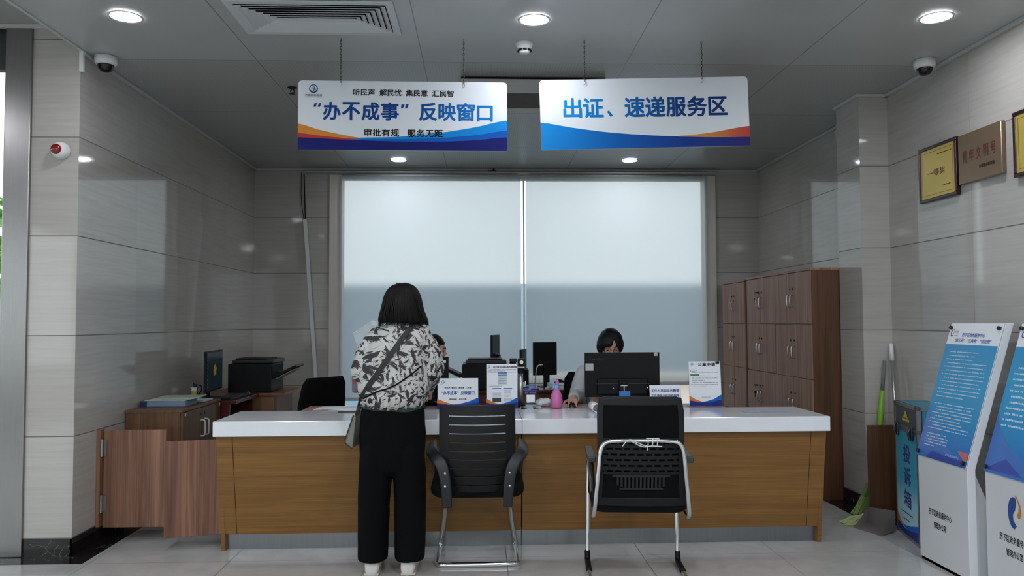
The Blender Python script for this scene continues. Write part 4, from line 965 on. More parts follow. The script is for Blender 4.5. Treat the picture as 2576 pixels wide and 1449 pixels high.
# ------------------------------------------------------------------ visitor chairs in front of the counter
def rrect(w, h, r, n=5):
    p = []
    for cx, cy, a in ((w-r, -h+r, -PI/2), (w-r, h-r, 0), (-w+r, h-r, PI/2), (-w+r, -h+r, PI)):
        for k in range(n+1): p.append((cx + r*math.cos(a + PI/2*k/n), cy + r*math.sin(a + PI/2*k/n)))
    return p
def cushion(b, cx, cy, z0, z1, w, d, r):
    h = z1 - z0; rings = []
    for z, k in ((z0, .90), (z0+h*.2, .98), (z0+h*.5, 1.0), (z0+h*.8, .98), (z1-h*.05, .92), (z1, .82)):
        rings.append([(cx+u*k, cy+v*k, z) for u, v in rrect(w, d, r)])
    b.rings(rings)
def shell(b, s0, s1, z0, z1, yf, hw, th=.014, curve=.055, n=10, m=2):
    """a bent back panel strip: s runs -1..1 across, z up; yf(z) depth, hw(z) half width"""
    gr = {}
    for side in (0, 1):
        for j in range(m+1):
            z = z0 + (z1-z0)*j/m
            for i in range(n+1):
                s = s0 + (s1-s0)*i/n
                gr[side, j, i] = b.bm.verts.new((CX + hw(z)*s, yf(z) + curve*s*s + (th if side else 0), z))
    for j in range(m):
        for i in range(n):
            b.bm.faces.new([gr[0, j, i], gr[0, j, i+1], gr[0, j+1, i+1], gr[0, j+1, i]]); b.bm.faces.new([gr[1, j, i+1], gr[1, j, i], gr[1, j+1, i], gr[1, j+1, i+1]])
        for i, o in ((0, 0), (n, 1)):
            q = [gr[0, j, i], gr[0, j+1, i], gr[1, j+1, i], gr[1, j, i]]; b.bm.faces.new(q if o else q[::-1])
    for i in range(n):
        b.bm.faces.new([gr[0, 0, i+1], gr[0, 0, i], gr[1, 0, i], gr[1, 0, i+1]]); b.bm.faces.new([gr[0, m, i], gr[0, m, i+1], gr[1, m, i+1], gr[1, m, i]])
# slatted chair with a bent chrome base
CX = -.022
g = thing('visitor_chair', (CX, 4.6, 0), 'black visitor chair with slotted back and chrome bow base, beside the standing woman', 'chair')
yf = lambda z: 4.415 - (z-.43)*.10 - .03*math.sin((z-.43)/.49*PI); hw = lambda z: .165 + .045*min(1, max(0, (z-.43)/.16))
b = MB(); zs = [.455 + .0475*k for k in range(10)]
shell(b, -1, -.74, .44, .922, yf, hw, .016, n=3, m=10); shell(b, .74, 1, .44, .922, yf, hw, .016, n=3, m=10)
shell(b, -.75, .75, .44, zs[0]+.024, yf, hw, .016, n=12, m=2)
for k in range(9): shell(b, -.75, .75, zs[k]+.030, zs[k+1]+.024 if k < 8 else .922, yf, hw, .016, n=12, m=2)
b.build('backrest', M_CHAIRP, g, smooth=False, bevel=.002)
b = MB(); shell(b, -.98, .98, .72, .93, lambda z: yf(z)+.017, hw, .012, n=12, m=4); o = b.build('head_pad', M_FAB, g); bpy.data.objects.remove(o)
b = MB(); cushion(b, CX, 4.635, .405, .495, .262, .205, .07); b.build('seat', M_FAB, g, smooth=True)
for s in (-1, 1):
    b = MB(); path = [(CX+s*.165, 4.405, .365), (CX+s*.170, 4.392, .46), (CX+s*.178, 4.388, .54), (CX+s*.198, 4.395, .605), (CX+s*.238, 4.44, .640), (CX+s*.258, 4.52, .652), (CX+s*.260, 4.66, .662), (CX+s*.262, 4.78, .662), (CX+s*.262, 4.812, .640), (CX+s*.258, 4.815, .58), (CX+s*.245, 4.80, .46)]
    b.tube(path, [.026, .029, .031, .033, .034, .034, .033, .031, .026, .020, .018], 20, 2, flat=(1.0, .50), pw=.5); a = b.build('armrest', P('arm_plastic', '#181c20', .45), g, smooth=True)
    for z in (.555, .485): MB().lathe([(.006, 0), (.006, .003), (.001, .005)], 12, Matrix.Translation((CX+s*.176, 4.370, z)) @ Matrix.Rotation(PI/2, 4, 'X')).build('screw', M_ALU, a)
R = .0145
b = MB(); half = [(-.170, 4.44, .375), (-.178, 4.50, .395), (-.185, 4.72, .33), (-.205, 4.83, .16), (-.222, 4.905, .055), (-.226, 4.905, .016), (-.228, 4.86, R), (-.229, 4.66, R), (-.229, 4.575, R), (-.222, 4.545, R), (-.190, 4.535, R)]
b.tube([(CX+x, y, z) for x, y, z in half] + [(CX-x, y, z) for x, y, z in half[::-1]], R, 12, 2); b.build('bow_base', M_CHROME, g, smooth=True)
# mesh chair with a hoop frame
CX = .836
g = thing('visitor_chair', (CX, 4.3, 0), 'black mesh-back visitor chair with chrome hoop frame in front of the seated man', 'chair')
yf = lambda z: 4.10 - (z-.43)*.07 - .02*math.sin((z-.43)/.55*PI)
hw = lambda z: .222 + (.008 if z < .5 else 0) - max(0, z-.965)**2*30
b = MB()
def rim(b, z0, z1, w=.04):
    shell(b, -1, -.86, z0, z1, yf, hw, .022, .02, 2, 8); shell(b, .86, 1, z0, z1, yf, hw, .022, .02, 2, 8)
rim(b, .43, .985); shell(b, -.95, .95, .945, .990, yf, lambda z: hw(z)-.004, .022, .02, 14, 3); shell(b, -1, 1, .425, .47, yf, hw, .022, .02, 14, 2)
b.build('back_frame', M_CHAIRP, g, bevel=.004)
b = MB(); shell(b, -.87, .87, .775, .947, lambda z: yf(z)+.006, hw, .004, .02, 14, 4); b.build('upper_mesh', P('chair_mesh', '#050608', .85, vary=.1, spec=.15), g)
# perforated middle band: built from strips and short bridges so the slots are real
b = MB(); rows = [.604, .633, .662, .691, .720, .749, .778]
for k, z in enumerate(rows[:-1]):
    shell(b, -.87, .87, z+.010, z+.029, yf, hw, .014, .02, 14, 1)
    for j in range(9):
        s = -.85 + .2*j + (.1 if k % 2 else 0)
        if s < .82: shell(b, s, s+.055, z-.001, z+.012, yf, hw, .014, .02, 2, 1)
shell(b, -.87, .87, .592, .606, yf, hw, .014, .02, 14, 1); b.build('perforated_band', M_CHAIRP, g)
b = MB(); shell(b, -.87, .87, .468, .594, lambda z: yf(z)+.006, hw, .004, .02, 14, 3); b.build('lower_mesh', P('chair_mesh', '#050608', .85, vary=.1, spec=.15), g)
b = MB()
for j in range(13):
    s = -.56 + j*.0875; hgt = .018 + .022*(1-(s/.62)**2)
    shell(b, s, s+.045, .560-hgt*1.1, .560+.02, lambda z: yf(z)-.006, hw, .010, .02, 1, 1)
shell(b, -.66, .66, .580, .592, lambda z: yf(z)-.006, hw, .012, .02, 10, 1); shell(b, -.5, .5, .515, .524, lambda z: yf(z)-.006, hw, .012, .02, 10, 1); b.build('lumbar_grille', P('lumbar_plastic', '#0d0f12', .5), g)
b = MB(); cushion(b, CX, 4.335, .385, .465, .250, .215, .06); b.build('seat', M_FAB, g, smooth=True)
b = MB(); hoop = [(-.243, 4.22, .372), (-.245, 4.13, .366), (-.243, 4.082, .39), (-.235, 4.058, .46), (-.219, 4.042, .62), (-.213, 4.036, .705), (-.197, 4.034, .757), (-.155, 4.032, .772), (0, 4.030, .774)]
b.tube([(CX+x, y, z) for x, y, z in hoop] + [(CX-x, y, z) for x, y, z in hoop[-2::-1]], .0115, 12, 2); b.build('hoop_frame', M_CHROME, g, smooth=True)
for s in (-1, 1):
    x = CX + s*.245; xp = x + (.022 if s > 0 else 0)
    b = MB(); b.tube([(x-s*.01, 4.30, .405), (x-s*.002, 4.42, .50), (x, 4.53, .585), (x+s*.002, 4.552, .60), (x+s*.004, 4.560, .58), (x+s*.006, 4.562, .30), (x+s*.010, 4.562, .05), (x+s*.010, 4.552, .018), (x+s*.010, 4.52, .0125), (x+s*.012, 4.05, .0125)], .0115, 12, 2); leg = b.build('sled_leg', M_CHROME, g, smooth=True)
    b = MB(); b.tube([(x+s*.010, 4.563, .072), (x+s*.010, 4.560, .035), (x+s*.010, 4.545, .0165), (x+s*.010, 4.50, .0165), (x+s*.010, 4.38, .0165)], .0160, 12, 1); b.build('rubber_sleeve', M_BLK, leg, smooth=True)
    b = MB(); b.hexa([(xp-.022, 4.19, .632), (xp+.022, 4.19, .632), (xp+.020, 4.57, .640), (xp-.020, 4.57, .640), (xp-.022, 4.19, .664), (xp+.022, 4.19, .664), (xp+.020, 4.57, .664), (xp-.020, 4.57, .664)]); b.build('arm_pad', P('arm_grey', '#30353a', .45), g, bevel=.006)
    b = MB(); b.tube([(x, 4.22, .638), (x-s*.008, 4.20, .52), (x-s*.004, 4.20, .40)], .009, 8, 1); b.build('arm_strut', M_BLK, g, smooth=True)
b = MB()
for pts in ([(-.10, .745), (-.07, .785), (-.02, .762), (.03, .742), (.03, .785)], [(-.06, .775), (0, .740), (.04, .748), (.10, .745)], [(.055, .786), (.05, .745)], [(.08, .79), (.075, .745)], [(.02, .787), (.09, .783)], [(.025, .742), (.025, .725)]):
    b.tube([(CX+u, 4.017, z) for u, z in pts], .0028, 6, 1)
b.build('tie_cord', P('cord_white', '#cfd2d0', .6), g, smooth=True, label='white cord tied around the hoop')
b = MB(); shell(b, -.87, .87, .595, .780, lambda z: yf(z)+.024, hw, .004, .02, 14, 3); b.build('inner_mesh', P('chair_mesh', '#050608', .85, vary=.1, spec=.15), g)
g.rotation_euler = (0, 0, -.085)

# staff chairs behind the counter
def office_chair(x, y, rz, label, hz=.96):
    g = thing('office_chair', (x, y, 0), label, 'chair', rz=rz); T = WM[g]
    b = MB(); rr = []
    for z, w, yy in ((.50, .17, -.24), (.56, .215, -.25), (.75, .225, -.265), (hz-.05, .205, -.29), (hz, .17, -.30)):
        rr.append([T @ Vector((u, yy + v + .03*(u/w)**2, z)) for u, v in rrect(w, .016, .012, 3)])
    b.rings(rr); b.build('backrest', M_FAB, g, smooth=True)
    b = MB(); rr = []
    for z, k in ((.40, .9), (.43, 1), (.46, 1), (.485, .9)): rr.append([T @ Vector((u*k, v*k, z)) for u, v in rrect(.235, .23, .08)])
    b.rings(rr); b.build('seat', M_FAB, g, smooth=True)
    b = MB(); b.tube([T @ Vector((0, -.10, .405)), T @ Vector((0, -.27, .42)), T @ Vector((0, -.285, .60))], .018, 8, 1); b.build('back_bar', M_BLK, g)
    b = MB(); b.tube([T @ Vector((0, 0, .40)), T @ Vector((0, 0, .08))], .025, 12); b.build('gas_lift', M_BLK, g)
    for k in range(5):
        a = 2*PI*k/5; e = Vector((math.cos(a)*.29, math.sin(a)*.29, .055))
        b = MB(); b.tube([T @ Vector((0, 0, .10)), T @ e], [.024, .016], 8); sp = b.build('base_spoke', M_BLK, g)
        b = MB(); b.tube([T @ (e + Vector((-.012, 0, -.029))), T @ (e + Vector((.012, 0, -.029)))], .0255, 12); b.build('castor', M_BLK, sp)
    return g
office_chair(-1.40, 6.30, .9, 'empty black office chair beside the left printer')
office_chair(.86, 6.00, PI, 'black office chair the seated man sits on', .98)
office_chair(-.42, 6.05, -PI/2, 'black office chair the woman clerk sits on', .90)

# ------------------------------------------------------------------ information stands, complaint box and cleaning tools at right
C_TEAL, C_BLUE = '#2596b8', '#2f6fbe'
def info_stand(y0, y1, x0, lines, label, big_logo):
    g = thing('info_stand', (x0+.15, (y0+y1)/2, 0), label, 'information stand', 'white information stands')
    W = y1 - y0; zb, zt, lean = .600, 1.360, .232
    b = MB(); prof = [(x0, 0), (x0+.045, 0), (x0+.045, zb-.01), (x0+lean+.045, zt), (x0+lean, zt), (x0, zb)]
    Fp = frame((0, y1, 0), (1, 0, 0), (0, 0, 1)); b.prism(prof, W, Fp); b.build('body', P('stand_white', '#cfd3d6', .4), g, bevel=.003)
    b = MB(); b.box(x0-.0, x0+.33, y0+.01, y1-.01, 0.0005, .022); b.build('foot', P('stand_white', '#cfd3d6', .4), g, bevel=.003)
    b = MB(); b.hexa([(x0+.045, y0+.02, .022), (x0+.28, y0+.02, .022), (x0+.28, y0+.05, .022), (x0+.045, y0+.05, .022), (x0+.045, y0+.02, .55), (x0+.06, y0+.02, .55), (x0+.06, y0+.05, .55), (x0+.045, y0+.05, .55)]); b.build('back_rib', P('stand_white', '#cfd3d6', .4), g)
    F = frame((x0-.006, y1, zb-.004), (0, -1, 0), (lean, 0, zt-zb)); Hh = math.hypot(lean, zt-zb)
    poster_w = W
    def part(n, m_, fn):
        b = MB(); fn(b); return b.build(n, m_, g, fix=False)
    b = MB(); b.prism([(0, 0), (W, 0), (W, Hh), (0, Hh)], .003, F); ps = b.build('poster', P('poster_white', '#dfe4e8', .3), g)
    q = []
    lo, hi = 0, Hh*.842
    part('blue_field', mat_grad('poster_blue_%d' % big_logo, [(0, '#2a63b4'), (.35, '#2a86bc'), (.6, '#3a94c2'), (1, '#3c8fc0')], .60, 1.24, 'Z', .25), lambda b: put_poly(b, F, [(0, .0), (W, 0), (W, hi), (0, hi)], .0036))
    part('blue_corner', P('poster_corner', '#2f67b4', .25), lambda b: put_poly(b, F, [(0, 0), (W*.95, 0), (W*.62, Hh*.10), (W*.35, Hh*.17), (W*.14, Hh*.26), (0, Hh*.38)], .0040))
    part('navy_shape', P('poster_navy', '#26419a', .25), lambda b: put_poly(b, F, [(W*.20, 0), (W*.97, 0), (W*.93, Hh*.035), (W*.30, Hh*.055)] if not big_logo else [(W*.02, Hh*.02), (W*.3, Hh*.11), (W*.6, Hh*.02)], .0044))
    part('red_shape', P('poster_red', '#c25a58', .3), lambda b: put_poly(b, F, [(W*.78, Hh*.10), (W*.985, Hh*.10), (W*.985, Hh*.045), (W*.93, Hh*.045)], .0046))
    if big_logo: pass
    part('white_print', P('poster_print', '#bcd9ea', .4), lambda b: [put_lines(b, F, W*.12, W*.88, Hh*(.12+.70*k), Hh*(.12+.70*k)+Hh*.001, 1, .004) for k in ()] or lines(b, F, W, Hh))
    def head(b):
        put_text(b, F, '历下区政务服务中心', W*.28, W*.72, Hh*.90, Hh*.928, .0036, bold=.03)
        for s_, a, c in (('“四公开”', .16, .36), ('“三亮明”', .41, .60), ('“四杜绝”', .66, .86)): put_text(b, F, s_, W*a, W*c, Hh*.858, Hh*.886, .0036, bold=.03)
    part('title', P('ink_violet', '#4a55a8', .5), head)
    part('emblem_blue', P('swirl_blue', '#27508f', .35), lambda b: put_ring(b, F, W*.075, Hh*.925, .010, .016, PI*.55, PI*1.75, .0037, 14, 1.3))
    part('emblem_orange', P('swirl_orange', '#c8812f', .35), lambda b: put_ring(b, F, W*.085, Hh*.938, .010, .014, -PI*.4, PI*.5, .0037, 10, 1.1))
    part('emblem_name', P('ink_grey', '#30363e', .5), lambda b: (put_text(b, F, '历下区', W*.125, W*.20, Hh*.925, Hh*.942, .0037, 0), put_lines(b, F, W*.12, W*.20, Hh*.905, Hh*.915, 1, .003, 3, .0037, 0)))
    for u, v in ((.035, .965), (.955, .965), (.04, .03), (.955, .03)):
        M_ = F @ Matrix.Translation((W*u, Hh*v, .003)); b = MB(); b.lathe([(.011, 0), (.011, .014), (.009, .016), (.001, .016)], 18, M_); b.build('standoff_screw', P('screw_dark', '#3c3d40', .25, metal=.8), g, smooth=False)
    FL = frame((x0-.0006, y1, 0), (0, -1, 0), (0, 0, 1))
    vz = .24
    letters(g, FL, M_INK, [('历下区政务服务中心', W*.215, W*.68, vz+.036, vz+.072, .018), ('管理办公室', W*.315, W*.565, vz-.030, vz+.006, .018)], 'black_lettering', .0004)
    if big_logo:
        cu, cv, r = W*.455, vz+.19, .062
        part('swirl_blue', P('swirl_blue', '#27508f', .35), lambda b: put_poly(b, FL, [(cu-.005+r*.95*math.cos(a)*.72, cv+r*1.25*math.sin(a)) for a in [PI*(.36+1.18*i/18) for i in range(19)]] + [(cu+.015, cv-r*.98), (cu-.008, cv-r*.60), (cu-.012, cv-r*.15), (cu+.005, cv+r*.25), (cu+.012, cv+r*.65)], .0006))
        part('swirl_orange', P('swirl_orange', '#c8812f', .35), lambda b: put_poly(b, FL, [(cu+.002, cv+r*1.45), (cu+.02, cv+r*1.35), (cu+.042, cv+r*.8), (cu+.05, cv+r*.15), (cu+.042, cv-r*.25), (cu+.028, cv-r*.32), (cu+.018, cv-r*.1), (cu+.03, cv+r*.2), (cu+.034, cv+r*.6), (cu+.022, cv+r*1.1)], .0006))
    return g
def lines_a(b, F, W, Hh):
    put_lines(b, F, W*.09, W*.90, Hh*.44, Hh*.80, 13, .0062, 21, .0048, .06); put_lines(b, F, W*.09, W*.88, Hh*.205, Hh*.41, 9, .0062, 22, .0048, .08); put_lines(b, F, W*.10, W*.55, Hh*.08, Hh*.185, 5, .0062, 23, .0048, 0)
    put_text(b, F, '历下区政务服务中心', W*.58, W*.84, Hh*.045, Hh*.062, .0050, 0)
def lines_b(b, F, W, Hh): put_lines(b, F, W*.09, W*.92, Hh*.30, Hh*.72, 11, .0105, 31, .0048, .05)
info_stand(4.110, 4.580, 2.545, lines_a, 'white information stand with slanted blue notice, beside the complaint box', False)
info_stand(3.570, 4.058, 2.607, lines_b, 'white information stand with orange and blue swirl emblem, cut by the right edge', True)

# complaint box: tall teal aluminium-edged case
A, B_ = Vector((2.643, 4.752, 0)), Vector((2.743, 5.205, 0)); ax = (A - B_).normalized(); W = (A - B_).length
nrm = Vector((ax.y, -ax.x, 0)); nrm = nrm if nrm.x < 0 else -nrm
g = thing('complaint_box', (2.78, 4.98, 0), 'tall teal box with navy characters and metal edges beside the white stand', 'complaint box')
F = frame(B_, ax, (0, 0, 1)); D = .20; Hh, HL = .845, .685
M_EDGE = P('case_edge', '#8b8d90', .3, metal=.85)
b = MB(); b.prism([(.006, .004), (W-.006, .004), (W-.006, HL-.01), (.006, HL-.01)], -D, F); b.build('body', mat_grad('case_print', [(0, '#a9cdd6'), (.25, '#8fc3cf'), (.5, '#3f9fb8'), (1, '#2d93ad')], .08, .62, 'Z'), g)
b = MB(); b.prism([(.006, HL+.004), (W-.006, HL+.004), (W-.006, Hh-.004), (.006, Hh-.004)], -D, F); lid = b.build('lid', P('case_lid', '#3a3f46', .45), g)
b = MB(); b.prism([(.012, .012), (W-.012, .012), (W-.012, D-.02), (.012, D-.02)], .004, F @ Matrix.Translation((0, Hh-.004, 0)) @ Matrix.Rotation(-PI/2, 4, 'X')); b.build('lid_top', P('case_teal', '#2d93ad', .4), lid)
b = MB(); b.prism([(.03, HL+.02), (D-.02, HL+.02), (D-.02, Hh-.02), (.03, Hh-.02)], .002, F @ Matrix.Translation((W-.006, 0, 0)) @ Matrix.Rotation(PI/2, 4, 'Y')); b.build('lid_side', P('case_teal', '#2d93ad', .4), lid)
def edge(b, u0, u1, v0, v1, w0, w1): b.prism([(u0, v0), (u1, v0), (u1, v1), (u0, v1)], w1-w0, F @ Matrix.Translation((0, 0, w0)))
b = MB(); e = .02
for u in (0, W-e): edge(b, u, u+e, 0, HL, -.02, .004); edge(b, u, u+e, 0, HL, -D-.004, -D+.02)
edge(b, 0, W, 0, e, -.02, .004); edge(b, 0, W, HL-.016, HL, -.02, .005); b.build('metal_edging', M_EDGE, g)
b = MB()
for u in (0, W-e): edge(b, u, u+e, HL+.002, Hh, -.02, .005); edge(b, u, u+e, HL+.002, Hh, -D-.004, -D+.02)
edge(b, 0, W, Hh-e, Hh, -.02, .005); edge(b, 0, W, HL+.002, HL+.02, -.02, .006); edge(b, 0, e, Hh-e, Hh, -D, 0); edge(b, W-e, W, Hh-e, Hh, -D, 0); edge(b, 0, W, Hh-e, Hh, -D-.004, -D+.02); b.build('lid_edging', M_EDGE, lid)
for u in (.02, W-.045):
    b = MB(); edge(b, u, u+.03, Hh-.03, Hh+.003, -.02, .007); b.build('corner_cap', P('cap_dark', '#2a2b2d', .4), lid, bevel=.004)
for u in (W*.16, W*.80):
    b = MB(); edge(b, u-.022, u+.022, HL-.055, HL+.028, .005, .016); b.tube([F @ Vector((u, HL-.05, .018)), F @ Vector((u, HL-.01, .030)), F @ Vector((u, HL+.02, .018))], .008, 8, 1); b.build('latch', P('latch_steel', '#4b4c4e', .3, metal=.8), g, bevel=.003)
b = MB(); put_poly(b, F, [(W*.34, .735), (W*.66, .735), (W*.66, .752), (W*.34, .752)], .0012); put_poly(b, F, [(W*.40, .757), (W*.60, .757), (W*.52, .80), (W*.48, .80)], .0012); b.build('yellow_mark', P('mark_yellow', '#b0a022', .5), lid, fix=False)
b = MB()
for s_, v0, v1 in (('投', .475, .585), ('诉', .335, .445), ('箱', .195, .300)): put_text(b, F, s_, W*.36, W*.66, v0, v1, .001, bold=.035)
put_lines(b, F, W*.18, W*.82, .148, .160, 1, .008, 5, .001, 0); put_lines(b, F, W*.30, W*.72, .105, .117, 1, .008, 6, .001, 0); b.build('navy_lettering', P('ink_case', '#232c78', .5), g, fix=False)
b = MB(); put_band(b, F, W, 1, [(0, .02), (1, .02)], [(0, .075), (.4, .05), (1, .085)], 0, 1, 16, .0006); b.build('navy_band', P('print_27337f', '#27337f', .4), g, fix=False)
b = MB(); put_band(b, F, W, 1, [(.2, .062), (.5, .052), (1, .085)], [(.2, .068), (.5, .078), (1, .125)], .2, 1, 16, .0007); b.build('blue_band', P('print_1f62bd', '#1f62bd', .4), g, fix=False)
b = MB(); put_band(b, F, W, 1, [(.04, .07), (.2, .062), (.35, .056)], [(.04, .125), (.2, .08), (.35, .058)], .04, .35, 10, .0008); b.build('orange_band', P('print_d07a3c', '#b5573a', .4), g, fix=False)

# broom, mop and dustpan
g = thing('mop', (2.9, 5.60, 0), 'mop with a white capped silver handle leaning on the right wall', 'mop')
top, bot = Vector((2.945, 5.620, 1.21)), Vector((2.925, 5.50, .08))
b = MB(); b.tube([bot, top.lerp(bot, .10)], .011, 12); b.build('handle', M_ALU, g, smooth=True)
b = MB(); b.tube([top.lerp(bot, .11), top.lerp(bot, .01), top], [.017, .015, .010], 12); b.build('grip', M_WHITE, g, smooth=True)
b = MB(); b.box(2.895, 2.955, 5.44, 5.56, .05, .085); b.build('mop_plate', P('mop_grey', '#77797b', .6), g, bevel=.006)
b = MB()
rnd = random.Random(5)
for k in range(60):
    x, y = 2.925 + rnd.uniform(-.028, .028), 5.50 + rnd.uniform(-.05, .05)
    b.tube([(x, y, .06), (x + rnd.uniform(-.01, .01), y + rnd.uniform(-.01, .01), .03), (x + rnd.uniform(-.02, .02), y + rnd.uniform(-.02, .02), .006)], .005, 5)
b.build('mop_yarn', P('mop_yarn', '#b9bcae', .9, vary=.1), g)
g = thing('broom', (2.86, 5.57, 0), 'broom with a lime green and white handle beside the silver mop', 'broom')
top, bot = Vector((2.905, 5.64, 1.085)), Vector((2.80, 5.60, .20))
b = MB(); b.tube([top, top.lerp(bot, .25)], [.012, .013], 10); b.build('grey_grip', P('grip_grey', '#6f7071', .5), g, smooth=True)
b = MB(); b.tube([top.lerp(bot, .24), top.lerp(bot, .40), top.lerp(bot, .58)], [.014, .022, .016], 12, 1); b.build('green_sleeve', P('lime_green', '#7fb32a', .4), g, smooth=True)
b = MB(); b.tube([top.lerp(bot, .56), bot], .011, 10); b.build('white_shaft', M_WHITE, g, smooth=True)
b = MB(); b.hexa([(2.70, 5.575, .13), (2.88, 5.575, .13), (2.88, 5.63, .13), (2.70, 5.63, .13), (2.74, 5.58, .22), (2.84, 5.58, .22), (2.84, 5.625, .22), (2.74, 5.625, .22)]); b.build('head', P('broom_head', '#5c7a2a', .5), g, bevel=.004)
b = MB()
for k in range(170):
    x, y = rnd.uniform(2.70, 2.88), rnd.uniform(5.58, 5.625); b.tube([(x, y, .135), (x + (x-2.8)*.2 - .02, y, .06), (x + (x-2.8)*.35 - .04 + rnd.uniform(-.02, .02), y + rnd.uniform(-.02, .02), .004)], .0028, 4)
o = b.build('bristles', P('bristle_green', '#8aa058', .8, vary=.2), g); o['kind'] = 'stuff'
g = thing('dustpan', (2.66, 5.22, 0), 'grey dustpan lying open on the floor in front of the walnut gate panel', 'dustpan')
b = MB()
b.hexa([(2.475, 5.245, .001), (2.545, 5.040, .001), (2.675, 5.115, .012), (2.605, 5.315, .012), (2.475, 5.245, .006), (2.545, 5.040, .006), (2.675, 5.115, .018), (2.605, 5.315, .018)])
b.hexa([(2.545, 5.036, .001), (2.550, 5.044, .001), (2.680, 5.119, .012), (2.675, 5.111, .012), (2.545, 5.036, .012), (2.550, 5.044, .012), (2.680, 5.119, .14), (2.675, 5.111, .14)])
b.hexa([(2.472, 5.243, .001), (2.478, 5.249, .001), (2.607, 5.319, .012), (2.601, 5.311, .012), (2.472, 5.243, .012), (2.478, 5.249, .012), (2.607, 5.319, .12), (2.601, 5.311, .12)])
b.hexa([(2.675, 5.113, .012), (2.683, 5.117, .012), (2.611, 5.317, .012), (2.603, 5.313, .012), (2.675, 5.113, .14), (2.683, 5.117, .14), (2.611, 5.317, .12), (2.603, 5.313, .12)])
b.build('pan', P('dustpan_grey', '#6d6763', .55), g)
g = thing('hand_brush', (2.53, 5.33, 0), 'pale green bristled brush head lying on the floor beside the dustpan', 'brush')
b = MB()
for k in range(120):
    a = rnd.uniform(-.55, .55); L = rnd.uniform(.10, .17); y = 5.375 + rnd.uniform(-.02, .03); z = rnd.uniform(.008, .05)
    b.tube([(2.60, y, z), (2.60 - L*.6, y - .02 + math.sin(a)*L*.3, z*.8+.004), (2.60 - L, y - .04 + math.sin(a)*L*.6, .006)], .003, 4)
o = b.build('bristles', P('bristle_pale', '#9fae72', .8, vary=.2), g); o['kind'] = 'stuff'
b = MB(); b.box(2.59, 2.65, 5.335, 5.395, .004, .062); b.build('block', P('brush_white', '#c3c4bc', .5), g, bevel=.008)

# ------------------------------------------------------------------ award plaques on the right wall
def plaque(y0, y1, z0, z1, dep, label, framed):
    g = thing('wall_plaque', (XR-.012, (y0+y1)/2, z0), label, 'plaque', 'plaques on the right wall')
    W, Hh = y1-y0, z1-z0; F = frame((XR-dep, y1, z0), (0, -1, 0), (0, 0, 1))
    if framed:
        fw = .022; b = MB()
        for r in ((0, W, 0, fw), (0, W, Hh-fw, Hh), (0, fw, fw, Hh-fw), (W-fw, W, fw, Hh-fw)): b.prism([(r[0], r[2]), (r[1], r[2]), (r[1], r[3]), (r[0], r[3])], -dep+.001, F)
        b.build('frame', P('frame_maroon', '#2a1216', .25), g, bevel=.004)
        b = MB(); b.prism([(fw, fw), (W-fw, fw), (W-fw, Hh-fw), (fw, Hh-fw)], -.006, F @ Matrix.Translation((0, 0, -.006))); b.build('gold_plate', P('gold_plate', '#c4ad54', .3, metal=.3, vary=.06), g)
        Fi = F @ Matrix.Translation((0, 0, -.0058))
        b = MB()
        for r in ((.04, W-.04, .040, .043), (.04, W-.04, Hh-.043, Hh-.040), (.04, .043, .043, Hh-.043), (W-.043, W-.04, .043, Hh-.043)): put_rect(b, Fi, r[0], r[1], r[2], r[3])
        b.build('engraved_border', P('gold_dark', '#7d6a26', .3, metal=.5), g, fix=False)
        return g, Fi, W, Hh
    b = MB(); b.prism([(0, 0), (W, 0), (W, Hh), (0, Hh)], -dep+.001, F); b.build('brass_plate', P('bronze_plate', '#85715a', .2, metal=.45, vary=.05), g, bevel=.004)
    return g, F @ Matrix.Translation((0, 0, .0002)), W, Hh
g, F, W, Hh = plaque(4.800, 5.224, 2.157, 2.522, .030, 'gold award plaque in a dark frame, the one farthest left on the right wall', True)
b = MB(); put_text(b, F, '一等奖', W*.24, W*.70, Hh*.44, Hh*.56, .0006, bold=.02); b.build('red_lettering', P('engrave_red', '#6e2a1c', .4), g, fix=False)
for a in ((W*.5, W*.88, Hh*.80, Hh*.83, 1, .006, 4, .0006, 0), (W*.62, W*.88, Hh*.22, Hh*.25, 1, .006, 5, .0006, 0)):
    b = MB(); put_lines(b, F, *a); b.build('small_print', M_INK, g, fix=False)
g, F, W, Hh = plaque(4.368, 4.776, 2.209, 2.512, .030, 'frameless bronze plaque with red characters, between two framed award plaques', False)
b = MB()
for k, s_ in enumerate('青年文明号'): put_text(b, F, s_, W*(.11+.165*k), W*(.11+.165*k+.11), Hh*.42, Hh*.66, .0006, bold=.02)
b.build('red_lettering', P('engrave_maroon', '#5a1519', .4), g, fix=False)
b = MB(); put_text(b, F, '共青团济南市委', W*.50, W*.85, Hh*.22, Hh*.29, .0006, bold=.02); b.build('black_lettering', M_INK, g, fix=False)
g, F, W, Hh = plaque(3.86, 4.272, 2.163, 2.526, .030, 'gold award plaque in a dark frame, cut by the right edge', True)


